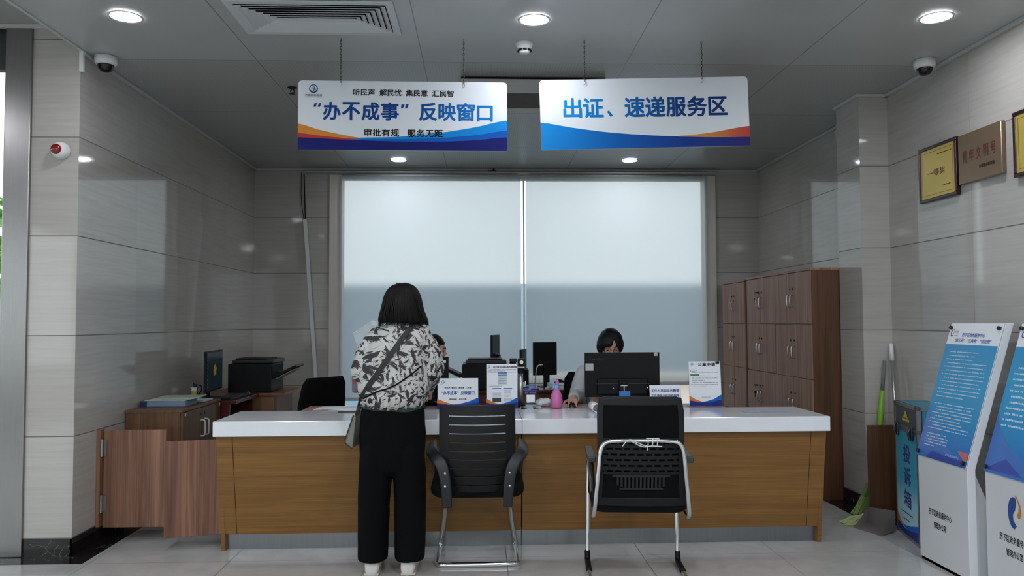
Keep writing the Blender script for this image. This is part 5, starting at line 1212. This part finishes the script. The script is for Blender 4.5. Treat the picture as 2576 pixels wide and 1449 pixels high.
# ------------------------------------------------------------------ people
def to_mesh(o):
    dg = bpy.context.evaluated_depsgraph_get(); me = bpy.data.meshes.new_from_object(o.evaluated_get(dg)); return me
def remesh(mb, name, mat, parent, voxel=.006, smooth=4, disp=None):
    """fuse overlapping volumes into one continuous skin"""
    o = mb.build(name, mat, None, smooth=True)
    r = o.modifiers.new('fuse', 'REMESH'); r.mode = 'VOXEL'; r.voxel_size = voxel; r.use_smooth_shade = True
    s = o.modifiers.new('soft', 'SMOOTH'); s.iterations = smooth; s.factor = .5
    me = to_mesh(o); old = o.data; o.modifiers.clear(); o.data = me; bpy.data.meshes.remove(old)
    if not me.materials: me.materials.append(mat)
    if disp:
        ns = [v.normal.copy() for v in me.vertices]
        for v, n in zip(me.vertices, ns): v.co += n * disp(v.co, n)
    for f in me.polygons: f.use_smooth = True
    me.name = name
    if parent is not None:
        me.transform(WM[parent].inverted()); o.parent = parent; WM[o] = WM[parent]
    return o
def gauss(x, s): return math.exp(-(x/s)**2)
def head_surface(d, k=1.0):
    """radius vector of a head in its own frame (+y face, +z up) for unit direction d"""
    x, y, z = d
    p = Vector((x*.073, y*(.094 if y < 0 else .090), z*.112))
    if z < 0:
        f = max(0, -z); p.x *= 1 - .34*f**1.4; p.y *= (1 - .05*f) if y > 0 else (1 - .32*f)
    if y > 0:
        p.y += .004*gauss(z-.20, .14)*gauss(x, .6)                                   # brow ridge
        for s in (-1, 1): p.y -= .010*gauss(x-s*.40, .18)*gauss(z-.03, .12)          # eye sockets
        p.y += .020*gauss(x, .13)*gauss(z+.20, .13) + .011*gauss(x, .10)*gauss(z-.02, .16)   # nose
        for s in (-1, 1): p.y += .006*gauss(x-s*.12, .08)*gauss(z+.25, .07)
        p.y += .006*gauss(x, .22)*gauss(z+.48, .07) + .005*gauss(x, .20)*gauss(z+.60, .06) - .004*gauss(x, .22)*gauss(z+.54, .03)   # lips
        p.y += .008*gauss(x, .25)*gauss(z+.84, .14)                                  # chin
        for s in (-1, 1): p.y += .004*gauss(x-s*.52, .22)*gauss(z+.15, .2)           # cheeks
    return p * k
def head_bm(b, M, nu=64, nv=44):
    rings = []
    for j in range(1, nv):
        ph = PI*j/nv - PI/2; r = []
        for i in range(nu):
            a = 2*PI*i/nu; d = (math.cos(a)*math.cos(ph), math.sin(a)*math.cos(ph), math.sin(ph)); r.append(M @ head_surface(d))
        rings.append(r)
    b.rings(rings)
    for s in (-1, 1):
        b.ball(M @ Vector((s*.074, -.008, -.005)), (.010, .017, .031), 10, M.to_3x3().to_4x4() @ Matrix.Rotation(s*-.35, 4, 'Z'))
        b.tube([M @ Vector((s*.078, -.016, .022)), M @ Vector((s*.085, -.020, .010)), M @ Vector((s*.083, -.018, -.012)), M @ Vector((s*.075, -.008, -.030))], [.004, .005, .005, .005], 8, 1)
def face_parts(g, M, brow, lip, gaze=-.35):
    for s in (-1, 1):
        c = M @ Vector((s*.030, .0735, .003)); R3 = M.to_3x3().to_4x4()
        e = MB().ball(c, (.0125, .0105, .0060), 10, R3).build('eye', P('eye_white', '#c9c4be', .2), g, smooth=True)
        MB().ball(M @ Vector((s*.030, .0808, -.0015)), (.0055, .0045, .0060), 8, R3).build('iris', P('iris_dark', '#17100c', .15), e, smooth=True)
        b = MB(); b.tube([M @ Vector((s*.016, .0825, .006)), M @ Vector((s*.030, .0845, .0095)), M @ Vector((s*.044, .0775, .006))], [.003, .0042, .003], 8, 2); b.build('eyelid', P('lid_skin', '#a67e6a', .5), g, smooth=True)
        b = MB(); b.tube([M @ Vector((s*.013, .0935, .022)), M @ Vector((s*.030, .0925, .028)), M @ Vector((s*.050, .080, .022))], [.003, .0034, .0018], 8, 2); b.build('eyebrow', brow, g, smooth=True)
    b = MB(); b.tube([M @ Vector((-.022, .083, -.0585)), M @ Vector((-.008, .0945, -.055)), M @ Vector((0, .095, -.0565)), M @ Vector((.008, .0945, -.055)), M @ Vector((.022, .083, -.0585))], [.002, .0045, .0045, .0045, .002], 8, 2)
    b.tube([M @ Vector((-.020, .083, -.060)), M @ Vector((0, .093, -.065)), M @ Vector((.020, .083, -.060))], [.002, .0055, .002], 8, 2); b.build('lips', lip, g, smooth=True)
def hand_bm(b, wrist, fwd, up, thumb_side, curl=.5, L=.175):
    """palm, four jointed fingers of different length and a thumb from the side of the palm"""
    w, f, u = Vector(wrist), Vector(fwd).normalized(), Vector(up).normalized(); s = f.cross(u).normalized(); u = s.cross(f).normalized(); s = s*thumb_side
    pl = L*.50
    M = frame(w + f*pl*.5, s, f); b.ball(w + f*pl*.5, (.040, pl*.60, .0155), 10, M.to_3x3().to_4x4())
    b.capsule(w - f*.03, w + f*.02, .024, .024, 12)
    for k, (off, ln) in enumerate(((.029, .072), (.010, .082), (-.010, .076), (-.028, .060))):
        p = w + f*(pl*.92 - abs(off)*.25) + s*off; a = curl*(.55 + .08*k); pts = [p - f*.012]; q = p
        for n, frac in enumerate((.45, .30, .25)):
            d = f*math.cos(a) - u*math.sin(a); pts.append(q); q = q + d*ln*frac; a += curl*(.65 if n == 0 else .45)
        pts.append(q)
        for p0, p1, r0, r1 in zip(pts, pts[1:], (.0090, .0088, .0080, .0074), (.0088, .0080, .0074, .0062)): b.capsule(p0, p1, r0, r1, 8)
    t0 = w + f*pl*.22 + s*.028; t1 = t0 + (f*.6 + s*.75 - u*.25).normalized()*.034; t2 = t1 + (f*.85 + s*.30 - u*.35).normalized()*.030; t3 = t2 + (f*.95 - u*.35).normalized()*.024
    b.capsule(t0, t1, .014, .011, 8); b.capsule(t1, t2, .0105, .0095, 8); b.capsule(t2, t3, .0095, .0070, 8)
def limb(b, pts, rs):
    for p, q, r0, r1 in zip(pts, pts[1:], rs, rs[1:]): b.capsule(p, q, r0, r1, 14)
def oval(cx, cy, z, rx, ry, n=40, tilt=0.0, pw=1.0):
    return [(cx + rx*math.copysign(abs(math.cos(a))**pw, math.cos(a)), cy + ry*math.copysign(abs(math.sin(a))**pw, math.sin(a)), z + tilt*math.cos(a)) for a in [2*PI*i/n for i in range(n)]]
M_SKIN = P('skin', '#c99c86', .5, vary=.04); M_SKIN2 = P('skin_deep', '#bf8f79', .5, vary=.04)
M_HAIR = mat_hair('hair_dark', '#030202', '#0e0908'); M_HAIRB = mat_hair('hair_black', '#070708', '#141417')
M_FLORAL = mat_floral()

# ---- the woman standing at the counter, seen from behind
g = thing('person', (-.495, 4.47, 0), 'person with dark bobbed hair, floral blouse and black wide trousers standing at the counter', 'person')
woman = g
HM = Matrix.Translation((-.442, 4.485, 1.478)) @ Matrix.Rotation(-.22, 4, 'X')
b = MB(); head_bm(b, HM)
limb(b, [(-.442, 4.455, 1.42), (-.445, 4.445, 1.34)], [.050, .056])
b.rings([oval(-.448, 4.455, 1.33, .10, .062), oval(-.458, 4.455, 1.27, .155, .088), oval(-.470, 4.455, 1.15, .140, .095), oval(-.482, 4.455, 1.03, .122, .088), oval(-.490, 4.455, .92, .150, .105), oval(-.495, 4.455, .80, .155, .110), oval(-.495, 4.455, .74, .13, .10)])
limb(b, [(-.585, 4.455, 1.295), (-.655, 4.44, 1.10), (-.640, 4.66, 1.16), (-.625, 4.71, 1.185)], [.050, .042, .032, .026])
limb(b, [(-.325, 4.455, 1.300), (-.270, 4.465, 1.105), (-.300, 4.66, 1.02), (-.315, 4.74, .985)], [.050, .042, .032, .026])
hand_bm(b, (-.625, 4.71, 1.185), (.10, .75, .35), (-.1, -.4, .9), 1, .9)
hand_bm(b, (-.315, 4.74, .985), (-.15, .9, -.35), (0, .35, .94), -1, .5)
for s, x in ((-1, -.590), (1, -.400)):
    limb(b, [(x, 4.455, .78), (x-s*.005, 4.460, .46), (x, 4.475, .10), (x, 4.49, .06)], [.088, .058, .038, .036])
    limb(b, [(x, 4.455, .050), (x, 4.58, .036), (x, 4.66, .030)], [.026, .028, .018])
body = remesh(b, 'body', M_SKIN, g, .007, 3)
face_parts(g, HM, M_HAIR, P('lip_pink', '#a8605a', .4))
# hair: bob with a flipped, uneven hem
b = MB(); rr = []
prof = [(1.597, .012, .014, -.436), (1.594, .034, .036, -.436), (1.585, .056, .060, -.437), (1.569, .076, .084, -.438), (1.546, .092, .104, -.439), (1.515, .104, .118, -.440), (1.475, .112, .122, -.440), (1.440, .121, .122, -.440), (1.410, .131, .118, -.438), (1.388, .136, .112, -.436), (1.372, .134, .106, -.434)]
for k, (z, rx, ry, cx) in enumerate(prof):
    row = []
    for i in range(96):
        a = 2*PI*i/96; t_ = max(0, (1.60 - z)/.23)
        w = 1 + (.018*noise.noise(Vector((a*5, z*1.2, 1))) + .028*noise.noise(Vector((a*14, z*2, 4))))*t_
        zz = z + (.016*noise.noise(Vector((a*9, 0, 9))) + .008*noise.noise(Vector((a*26, 0, 3))))*max(0, t_-.55)*2 - .010*math.cos(a)*max(0, t_-.6)*1.5
        flare = 1 + .05*max(0, math.cos(a))*max(0, t_-.75)*4
        cut = 0.0
        y = math.sin(a)*ry*w
        if y > .04: y = .04 + (y-.04)*.72
        row.append((cx + math.cos(a)*rx*w*flare, 4.468 + y - (.012 if z > 1.54 else 0)*0, zz))
    rr.append(row)
inner = [[(-.436 + (x+.436)*.80, 4.468 + (y-4.468)*.80, z+.010) for x, y, z in rr[-1]], [(-.44 + (x+.44)*.6, 4.468 + (y-4.468)*.6, z+.05) for x, y, z in rr[-1]]]
b.rings(rr + inner); b.build('hair', M_HAIR, g, smooth=True)
b = MB(); rnd = random.Random(11)
for k in range(110):
    a = rnd.uniform(PI*.92, PI*2.08); pts = []
    for z, rx, ry, cx in prof[2:]:
        t_ = (1.60 - z)/.23; q = .995 + .006*math.sin(k + t_*3); pts.append((cx + math.cos(a + .10*math.sin(k*1.7)*t_)*rx*q, 4.468 + math.sin(a)*ry*q, z))
    e = Vector(pts[-1]); pts.append((e.x + (e.x+.436)*rnd.uniform(-.03, .07), e.y + rnd.uniform(-.004, .006), e.z - rnd.uniform(.004, .026)))
    b.tube(pts, [.0004, .0012, .002, .0026] + [.0028]*(len(pts)-6) + [.0018, .0004], 5, 1)
for k in range(7):
    a = rnd.uniform(0, 2*PI); b.tube([(-.438, 4.46, 1.588), (-.438+.03*math.cos(a), 4.46+.02*math.sin(a), 1.599), (-.438+.055*math.cos(a), 4.455+.03*math.sin(a), 1.592)], [.0010, .0007, .0003], 4, 1)
o = b.build('hair_strands', M_HAIR, g, smooth=True); o['kind'] = 'stuff'
# blouse: torso and puffed sleeves fused, then wrinkled
b = MB()
TORSO = [(.905, -.488, .163, .118), (.925, -.488, .180, .134), (.96, -.487, .196, .148), (1.02, -.483, .202, .152), (1.10, -.476, .196, .148), (1.18, -.470, .188, .142), (1.25, -.463, .180, .132), (1.30, -.457, .165, .116), (1.335, -.451, .135, .094), (1.362, -.446, .092, .074), (1.385, -.442, .070, .066)]
b.rings([oval(cx, 4.455, z, rx, ry, 48) for z, cx, rx, ry in TORSO])
def sleeve(pts, rs):
    for p, q, r0, r1 in zip(pts, pts[1:], rs, rs[1:]): b.capsule(p, q, r0, r1, 20)
sleeve([(-.570, 4.455, 1.285), (-.632, 4.45, 1.19), (-.652, 4.445, 1.105), (-.648, 4.56, 1.105), (-.640, 4.67, 1.155)], [.068, .070, .068, .056, .040])
sleeve([(-.335, 4.455, 1.290), (-.283, 4.465, 1.19), (-.276, 4.475, 1.115), (-.290, 4.60, 1.055), (-.305, 4.70, 1.01)], [.068, .070, .068, .056, .040])
b.capsule((-.655, 4.47, 1.06), (-.650, 4.49, .99), .044, .036, 16); b.capsule((-.650, 4.49, .99), (-.662, 4.48, .90), .030, .022, 14)
b.capsule((-.662, 4.48, .90), (-.655, 4.48, .865), .020, .018, 12)
def wrinkle(p, n):
    q = Vector((p.x*9, p.y*9, p.z*6)); a = noise.noise(q)*.010 + noise.noise(Vector((p.x*22 + p.z*10, p.y*20, p.z*13 - p.x*9)))*.0065
    if p.z < .97 and p.x > -.68: a += .006*math.sin(p.x*150 + 4*noise.noise(q))*max(0, 1-abs(p.z-.925)/.05)
    return a
blouse = remesh(b, 'blouse', M_FLORAL, g, .006, 3, wrinkle)
def back_y(x, z, eps=.0):
    for (z0, c0, rx0, ry0), (z1, c1, rx1, ry1) in zip(TORSO, TORSO[1:]):
        if z <= z1 or z1 == TORSO[-1][0]:
            k = min(1, max(0, (z-z0)/(z1-z0))); c, rx, ry = c0+(c1-c0)*k, rx0+(rx1-rx0)*k, ry0+(ry1-ry0)*k
            return 4.455 - ry*math.sqrt(max(.03, 1 - ((x-c)/rx)**2)) - eps
b = MB(); rr = [oval(-.444, 4.452, 1.352, .088, .074, 40), oval(-.440, 4.452, 1.378, .082, .074, 40, .006), oval(-.438, 4.455, 1.392, .074, .070, 40, .008), oval(-.438, 4.455, 1.385, .062, .060, 40, .008)]
b.rings(rr, False); o = b.build('collar', M_FLORAL, blouse, smooth=True)
# drawcord that crosses the back of the blouse
b = MB(); b.tube([(x, back_y(x, z, .010), z) for x, z in [(-.640, .965), (-.60, .985), (-.55, 1.010), (-.50, 1.022), (-.45, 1.045), (-.40, 1.080), (-.36, 1.108), (-.325, 1.140)]], .0045, 6, 1); b.build('back_seam_cord', M_INK, blouse, smooth=True)
b = MB(); b.rings([oval(-.488, 4.455, .862, .165, .118, 40), oval(-.488, 4.455, .935, .168, .120, 40)]); b.build('undershirt', P('dark_green_cloth', '#1d332a', .8), g, smooth=True)
# wide black trousers: one mesh, two legs
b = MB()
M_TRO = P('black_trousers', '#030406', .9, vary=.2, spec=.15)
b.rings([oval(-.492, 4.458, .535, .06, .07), oval(-.492, 4.458, .57, .150, .11), oval(-.492, 4.458, .64, .180, .126), oval(-.492, 4.457, .76, .184, .132), oval(-.491, 4.456, .88, .176, .122), oval(-.491, 4.456, .905, .170, .118)])
for x0, x1, x2 in ((-.586, -.594, -.600), (-.398, -.394, -.396)):
    b.rings([oval(x2, 4.475, .078, .083, .108), oval(x2, 4.473, .20, .086, .106), oval(x1, 4.468, .40, .088, .108), oval(x0, 4.460, .56, .092, .116), oval(x0+(.004 if x0 < -.5 else -.004), 4.458, .66, .086, .120), oval(x0+(.014 if x0 < -.5 else -.014), 4.458, .78, .068, .10), oval(x0+(.02 if x0 < -.5 else -.02), 4.458, .86, .05, .07)])
def tro_w(p, n):
    q = Vector((p.x*14, p.y*14, p.z*1.6)); return .006*noise.noise(q)*min(1, max(.25, 1.0-p.z)) + .003*noise.noise(Vector((p.x*10, p.y*10, p.z*14)))
remesh(b, 'trousers', M_TRO, g, .006, 3, tro_w)
for x in (-.598, -.400):
    b = MB(); rr = []
    for y, w, h in ((4.388, .022, .050), (4.394, .036, .086), (4.43, .041, .098), (4.50, .041, .094), (4.58, .046, .074), (4.65, .044, .056), (4.695, .022, .034)):
        rr.append([(x + (0.010 if x > -.5 else -.004)*(y-4.46)/.2 + w*math.copysign(abs(math.cos(a))**.8, math.cos(a)), y, .002 + max(0, h*.5 + h*.5*math.sin(a)*1.0)) for a in [2*PI*i/24 for i in range(24)]])
    b.rings(rr); sh = b.build('shoe', P('shoe_white', '#c9c6c0', .5), g, smooth=True)
    b = MB(); b.box(x-.041, x+.041, 4.390, 4.685, .0008, .018); b.build('sole', P('sole_cream', '#b3ada0', .6), sh, bevel=.010)
# shoulder bag with its strap
g = thing('shoulder_bag', (-.70, 4.48, .68), 'grey olive crossbody bag hanging at the hip of the standing woman', 'bag')
M_BAG = P('bag_olive', '#66675c', .5, vary=.05); M_STRAP = P('strap_dark', '#1c211d', .6)
b = MB(); b.hexa([(-.748, 4.40, .722), (-.700, 4.38, .690), (-.690, 4.60, .685), (-.735, 4.60, .705), (-.702, 4.42, .868), (-.686, 4.41, .860), (-.680, 4.58, .855), (-.694, 4.58, .862)]); b.build('pouch', M_BAG, g, bevel=.012, seg=3)
b = MB(); b.tube([(-.702, 4.385, .692), (-.722, 4.392, .706), (-.748, 4.402, .722), (-.725, 4.41, .795), (-.702, 4.42, .868)], .0035, 6, 1); b.build('piping', M_STRAP, g)
b = MB(); path = [(-.345, 1.372), (-.375, 1.355), (-.42, 1.300), (-.47, 1.225), (-.52, 1.155), (-.57, 1.085), (-.61, 1.030), (-.645, .975)]
L, ww = [], .0145
for k, (x, z) in enumerate(path):
    y = back_y(min(x, -.36) if z > 1.33 else x, min(z, 1.35), .011); d = Vector((path[min(k+1, len(path)-1)][0]-path[max(k-1, 0)][0], 0, path[min(k+1, len(path)-1)][1]-path[max(k-1, 0)][1])).normalized(); s_ = Vector((-d.z, 0, d.x))*ww
    c = Vector((x, y, z)); L.append([c - s_, c + s_, c + s_ + Vector((0, .004, 0)), c - s_ + Vector((0, .004, 0))])
for x, y, z in ((-.672, 4.43, .92), (-.690, 4.45, .862)):
    c = Vector((x, y, z)); s_ = Vector((.6, -.3, .3)).normalized()*ww; L.append([c - s_, c + s_, c + s_ + Vector((.004, .004, 0)), c - s_ + Vector((.004, .004, 0))])
b.rings(L); b.build('strap', M_STRAP, g, smooth=False)
b = MB(); b.tube([(-.345, 4.405, 1.372), (-.33, 4.45, 1.385), (-.345, 4.52, 1.355), (-.42, 4.585, 1.22), (-.55, 4.612, 1.05), (-.66, 4.60, .92), (-.690, 4.575, .86)], .010, 8, 1, flat=(1, .35)); b.build('front_strap', M_STRAP, g)
# clear plastic sleeve and the phone held by her
g = thing('plastic_sleeve', (-.66, 4.77, 1.24), 'clear plastic document sleeve held up in front of the standing woman', 'plastic sleeve')
b = MB(); gr = []
for j in range(9):
    gr.append([(-.645 - .135*i/8*.86 + .075*j/8*.55, 4.775 + .008*math.sin(i*1.1+j*.9), 1.385 - .135*i/8*.55 - .175*j/8*.80) for i in range(9)])
b.rings(gr, False, False); o = b.build('sheet', P('clear_plastic', '#eef4f6', .12, alpha=.16, spec=.8), g, smooth=True); sd = o.modifiers.new('t', 'SOLIDIFY'); sd.thickness = .002
b = MB(); b.tube([(-.645, 4.772, 1.385), (-.765, 4.772, 1.310)], .0022, 6); b.tube([(-.640, 4.772, 1.372), (-.758, 4.772, 1.298)], .0015, 6); b.build('zip_edge', P('zip_white', '#dfe6ea', .3, alpha=.6), g)
b = MB(); b.hexa([(-.655, 4.768, 1.375), (-.630, 4.768, 1.350), (-.630, 4.776, 1.350), (-.655, 4.776, 1.375), (-.645, 4.768, 1.392), (-.612, 4.768, 1.372), (-.612, 4.776, 1.372), (-.645, 4.776, 1.392)]); b.build('folded_corner', P('zip_white', '#dfe6ea', .3, alpha=.6), g)
g = thing('phone_pouch', (-.705, 4.52, .985), 'small grey and red pouch hanging at the left arm of the standing woman', 'pouch')
b = MB(); b.hexa([(-.722, 4.49, .985), (-.690, 4.48, .982), (-.690, 4.53, .982), (-.722, 4.53, .985), (-.724, 4.49, 1.085), (-.690, 4.48, 1.080), (-.690, 4.53, 1.080), (-.724, 4.53, 1.085)]); b.build('pouch', P('pouch_grey', '#5b5d66', .5), g, bevel=.008)
b = MB(); b.box(-.718, -.700, 4.482, 4.489, 1.035, 1.05); b.box(-.712, -.694, 4.480, 4.486, .995, 1.004); b.build('red_print', P('pouch_red', '#a03a3c', .5), g)

# ---- the man seated behind the monitor
g = thing('person', (.945, 5.97, 0), 'person with short black hair, glasses and white shirt seated behind a monitor', 'person')
HM = Matrix.Translation((.958, 5.890, 1.188)) @ Matrix.Rotation(PI, 4, 'Z') @ Matrix.Rotation(-.25, 4, 'X') @ Matrix.Scale(1.05, 4)
b = MB(); head_bm(b, HM)
limb(b, [(.958, 5.945, 1.12), (.955, 5.975, 1.03)], [.054, .060])
b.rings([oval(.95, 6.0, 1.01, .11, .06), oval(.95, 6.0, .95, .165, .085), oval(.95, 6.01, .82, .165, .105), oval(.95, 6.03, .66, .155, .11), oval(.95, 6.04, .54, .165, .13), oval(.95, 6.03, .49, .15, .12)])
limb(b, [(.780, 6.0, .965), (.722, 5.90, .815), (.655, 5.62, .835), (.640, 5.56, .830)], [.046, .046, .034, .027])
limb(b, [(1.120, 6.0, .965), (1.19, 5.86, .82), (.92, 5.70, .832), (.86, 5.66, .830)], [.046, .046, .034, .027])
hand_bm(b, (.640, 5.555, .832), (-.15, -1, -.10), (0, -.1, 1), 1, .35, .17); hand_bm(b, (.865, 5.665, .832), (-.75, -.65, -.08), (0, -.1, 1), -1, .45, .17)
for s in (-1, 1): limb(b, [(.95+s*.09, 6.0, .54), (.95+s*.12, 5.62, .52), (.95+s*.12, 5.66, .12), (.95+s*.12, 5.65, .06), (.95+s*.12, 5.54, .035)], [.085, .058, .040, .038, .03])
remesh(b, 'body', M_SKIN2, g, .007, 3)
face_parts(g, HM, M_HAIRB, P('lip_brown', '#8d574b', .4))
b = MB()
nu, nv = 72, 48; rings = []
for j in range(1, nv):
    ph = PI*j/nv - PI/2; r = []
    for i in range(nu):
        a = 2*PI*i/nu; d = Vector((math.cos(a)*math.cos(ph), math.sin(a)*math.cos(ph), math.sin(ph))); p = head_surface(d)
        part_ = .06*math.sin(a*7) + .05*noise.noise(Vector((a*6, 0, 2)))
        edge = .30 + part_ - .30*min(1, abs(d.x)/.75)**2 + .38*gauss(d.x + .16, .16) if d.y > .05 else (-.30 + part_ if d.y > -.25 else -.62)
        k = 1.13 + .03*noise.noise(Vector((d.x*6, d.y*6, d.z*4))) + (.05*max(0, d.z)) if d.z > edge else (.90 if d.z < edge-.10 else .90 + .23*(d.z-edge+.10)/.10)
        q = Vector((p.x*k*1.16, p.y*k, p.z*k*1.02))
        r.append(HM @ q)
    rings.append(r)
b.rings(rings)
rnd = random.Random(3)
b.build('hair', M_HAIRB, g, smooth=True)
b = MB()
for s in (-1, 1):
    ring = [HM @ Vector((s*.032 + .0235*math.cos(a), .102 - .006*abs(math.cos(a)) - (.006 if s*math.cos(a) > 0 else 0)*abs(math.cos(a)), -.004 + .0185*math.sin(a))) for a in [2*PI*i/24 for i in range(25)]]
    b.tube(ring, .0013, 6, cap=False); b.tube([HM @ Vector((s*.055, .093, .002)), HM @ Vector((s*.078, .06, .006)), HM @ Vector((s*.080, -.01, .004))], .0013, 6, 1)
b.tube([HM @ Vector((-.009, .103, .0)), HM @ Vector((0, .106, .003)), HM @ Vector((.009, .103, .0))], .0013, 6, 1); b.build('glasses', P('glasses_frame', '#1c1a1a', .25, metal=.5), g, smooth=True)
b = MB(); M_SHIRT = P('white_shirt', '#c9ccd2', .7, vary=.03)
b.rings([oval(.95, 6.01, .50, .175, .14, 44), oval(.95, 6.03, .60, .180, .14, 44), oval(.95, 6.01, .80, .190, .130, 44), oval(.95, 6.0, .95, .198, .115, 44), oval(.95, 5.99, 1.01, .150, .090, 44), oval(.955, 5.97, 1.06, .075, .070, 44)])
for pts in ([(.775, 6.0, .975), (.728, 5.93, .87), (.715, 5.89, .815), (.680, 5.74, .835), (.655, 5.63, .838)], [(1.125, 6.0, .975), (1.175, 5.92, .87), (1.185, 5.85, .822), (1.06, 5.78, .835), (.935, 5.71, .838)]):
    for p, q, r0, r1 in zip(pts, pts[1:], (.074, .066, .062, .052), (.066, .062, .052, .043)): b.capsule(p, q, r0, r1, 18)
shirt = remesh(b, 'shirt', M_SHIRT, g, .007, 3, lambda p, n: .007*noise.noise(Vector((p.x*16, p.y*16, p.z*20))))
b = MB(); b.rings([oval(.956, 5.955, 1.045, .072, .068, 32), oval(.957, 5.95, 1.085, .066, .064, 32), oval(.957, 5.95, 1.08, .060, .058, 32)], False); b.build('collar', M_SHIRT, shirt, smooth=True)
b = MB()
for s in (-1, 1):
    x = .95+s*.12; b.capsule((.95+s*.09, 6.02, .54), (x, 5.62, .525), .100, .072, 16); b.capsule((x, 5.62, .525), (x, 5.66, .09), .070, .056, 16)
remesh(b, 'trousers', M_TRO, g, .008, 2)
for s in (-1, 1):
    x = .95+s*.12; b = MB(); b.hexa([(x-.045, 5.46, .001), (x+.045, 5.46, .001), (x+.04, 5.71, .001), (x-.04, 5.71, .001), (x-.035, 5.48, .045), (x+.035, 5.48, .045), (x+.035, 5.70, .085), (x-.035, 5.70, .085)]); b.build('shoe', M_BLK, g, bevel=.015, seg=3)

# ---- the woman clerk at the left desk place, in profile
g = thing('person', (-.40, 6.05, 0), 'person with tied dark hair seated in profile, half hidden by the standing woman', 'person')
HM = Matrix.Translation((-.362, 6.0, 1.165)) @ Matrix.Rotation(-PI/2, 4, 'Z') @ Matrix.Rotation(-.10, 4, 'X')
b = MB(); head_bm(b, HM)
limb(b, [(-.375, 6.01, 1.09), (-.395, 6.02, 1.00)], [.046, .052])
b.rings([oval(-.41, 6.03, .99, .075, .13), oval(-.41, 6.03, .93, .09, .165), oval(-.41, 6.04, .80, .098, .145), oval(-.42, 6.05, .66, .095, .13), oval(-.42, 6.05, .53, .12, .16), oval(-.42, 6.05, .49, .11, .15)])
limb(b, [(-.40, 5.87, .955), (-.36, 5.82, .80), (-.30, 5.68, .828), (-.29, 5.665, .828)], [.050, .042, .031, .026])
limb(b, [(-.41, 6.19, .955), (-.38, 6.22, .77), (-.20, 6.10, .66), (-.17, 6.08, .645)], [.050, .042, .031, .026])
hand_bm(b, (-.295, 5.665, .828), (.2, -.6, -.1), (0, -.1, 1), -1, .4, .16); hand_bm(b, (-.17, 6.08, .645), (1, -.3, -.15), (.1, 0, 1), -1, .5, .16)
for s in (-1, 1): limb(b, [(-.36, 6.05+s*.085, .53), (.03, 6.05+s*.09, .51), (-.02, 6.05+s*.09, .12), (0, 6.05+s*.09, .05), (.10, 6.05+s*.09, .03)], [.080, .054, .036, .034, .026])
remesh(b, 'body', M_SKIN, g, .007, 3)
face_parts(g, HM, M_HAIR, P('lip_pink', '#a8605a', .4))
b = MB(); rings = []
for j in range(1, nv):
    ph = PI*j/nv - PI/2; r = []
    for i in range(nu):
        a = 2*PI*i/nu; d = Vector((math.cos(a)*math.cos(ph), math.sin(a)*math.cos(ph), math.sin(ph))); p = head_surface(d)
        edge = .50 - 1.2*min(1, abs(d.x)/.9)**1.5 if d.y > .12 else (-.45 + .2*d.y if d.y > -.3 else -.60)
        if d.y > .60: edge = max(edge, .48)
        k = 1.09 + .02*noise.noise(Vector((d.x*7, d.y*7, d.z*5))) if d.z > edge else (.90 if d.z < edge-.10 else .90 + .19*(d.z-edge+.10)/.10)
        r.append(HM @ (p*k))
    rings.append(r)
b.rings(rings); b.ball(HM @ Vector((0, -.115, .0)), (.040, .032, .040), 12); b.tube([HM @ Vector((0, -.12, -.01)), HM @ Vector((0, -.145, -.06)), HM @ Vector((0, -.135, -.15))], [.028, .026, .008], 10, 2)
b.build('hair', M_HAIR, g, smooth=True)
b = MB()
b.rings([oval(-.42, 6.05, .50, .13, .165, 40), oval(-.42, 6.05, .64, .115, .150, 40), oval(-.41, 6.04, .80, .118, .165, 40), oval(-.41, 6.03, .93, .105, .180, 40), oval(-.405, 6.03, .985, .082, .135, 40), oval(-.395, 6.02, 1.02, .060, .068, 40)])
for pts in ([(-.40, 5.88, .945), (-.37, 5.84, .84), (-.355, 5.80, .80), (-.30, 5.70, .828)], [(-.41, 6.18, .945), (-.39, 6.215, .83), (-.375, 6.21, .765), (-.21, 6.105, .665)]):
    for p, q, r0, r1 in zip(pts, pts[1:], (.064, .058, .052), (.058, .052, .040)): b.capsule(p, q, r0, r1, 16)
remesh(b, 'jacket', P('dark_jacket', '#14161c', .75, vary=.1), g, .008, 3, lambda p, n: .005*noise.noise(Vector((p.x*16, p.y*16, p.z*20))))
b = MB()
for s in (-1, 1): b.capsule((-.36, 6.05+s*.085, .53), (.03, 6.05+s*.09, .515), .094, .068, 16); b.capsule((.03, 6.05+s*.09, .515), (-.02, 6.05+s*.09, .08), .066, .052, 16)
remesh(b, 'trousers', M_TRO, g, .008, 2)
for s in (-1, 1):
    y = 6.05+s*.09; b = MB(); b.hexa([(-.06, y-.04, .001), (.17, y-.04, .001), (.17, y+.04, .001), (-.06, y+.04, .001), (-.05, y-.033, .08), (.15, y-.033, .04), (.15, y+.033, .04), (-.05, y+.033, .08)]); b.build('shoe', M_BLK, g, bevel=.015, seg=3)
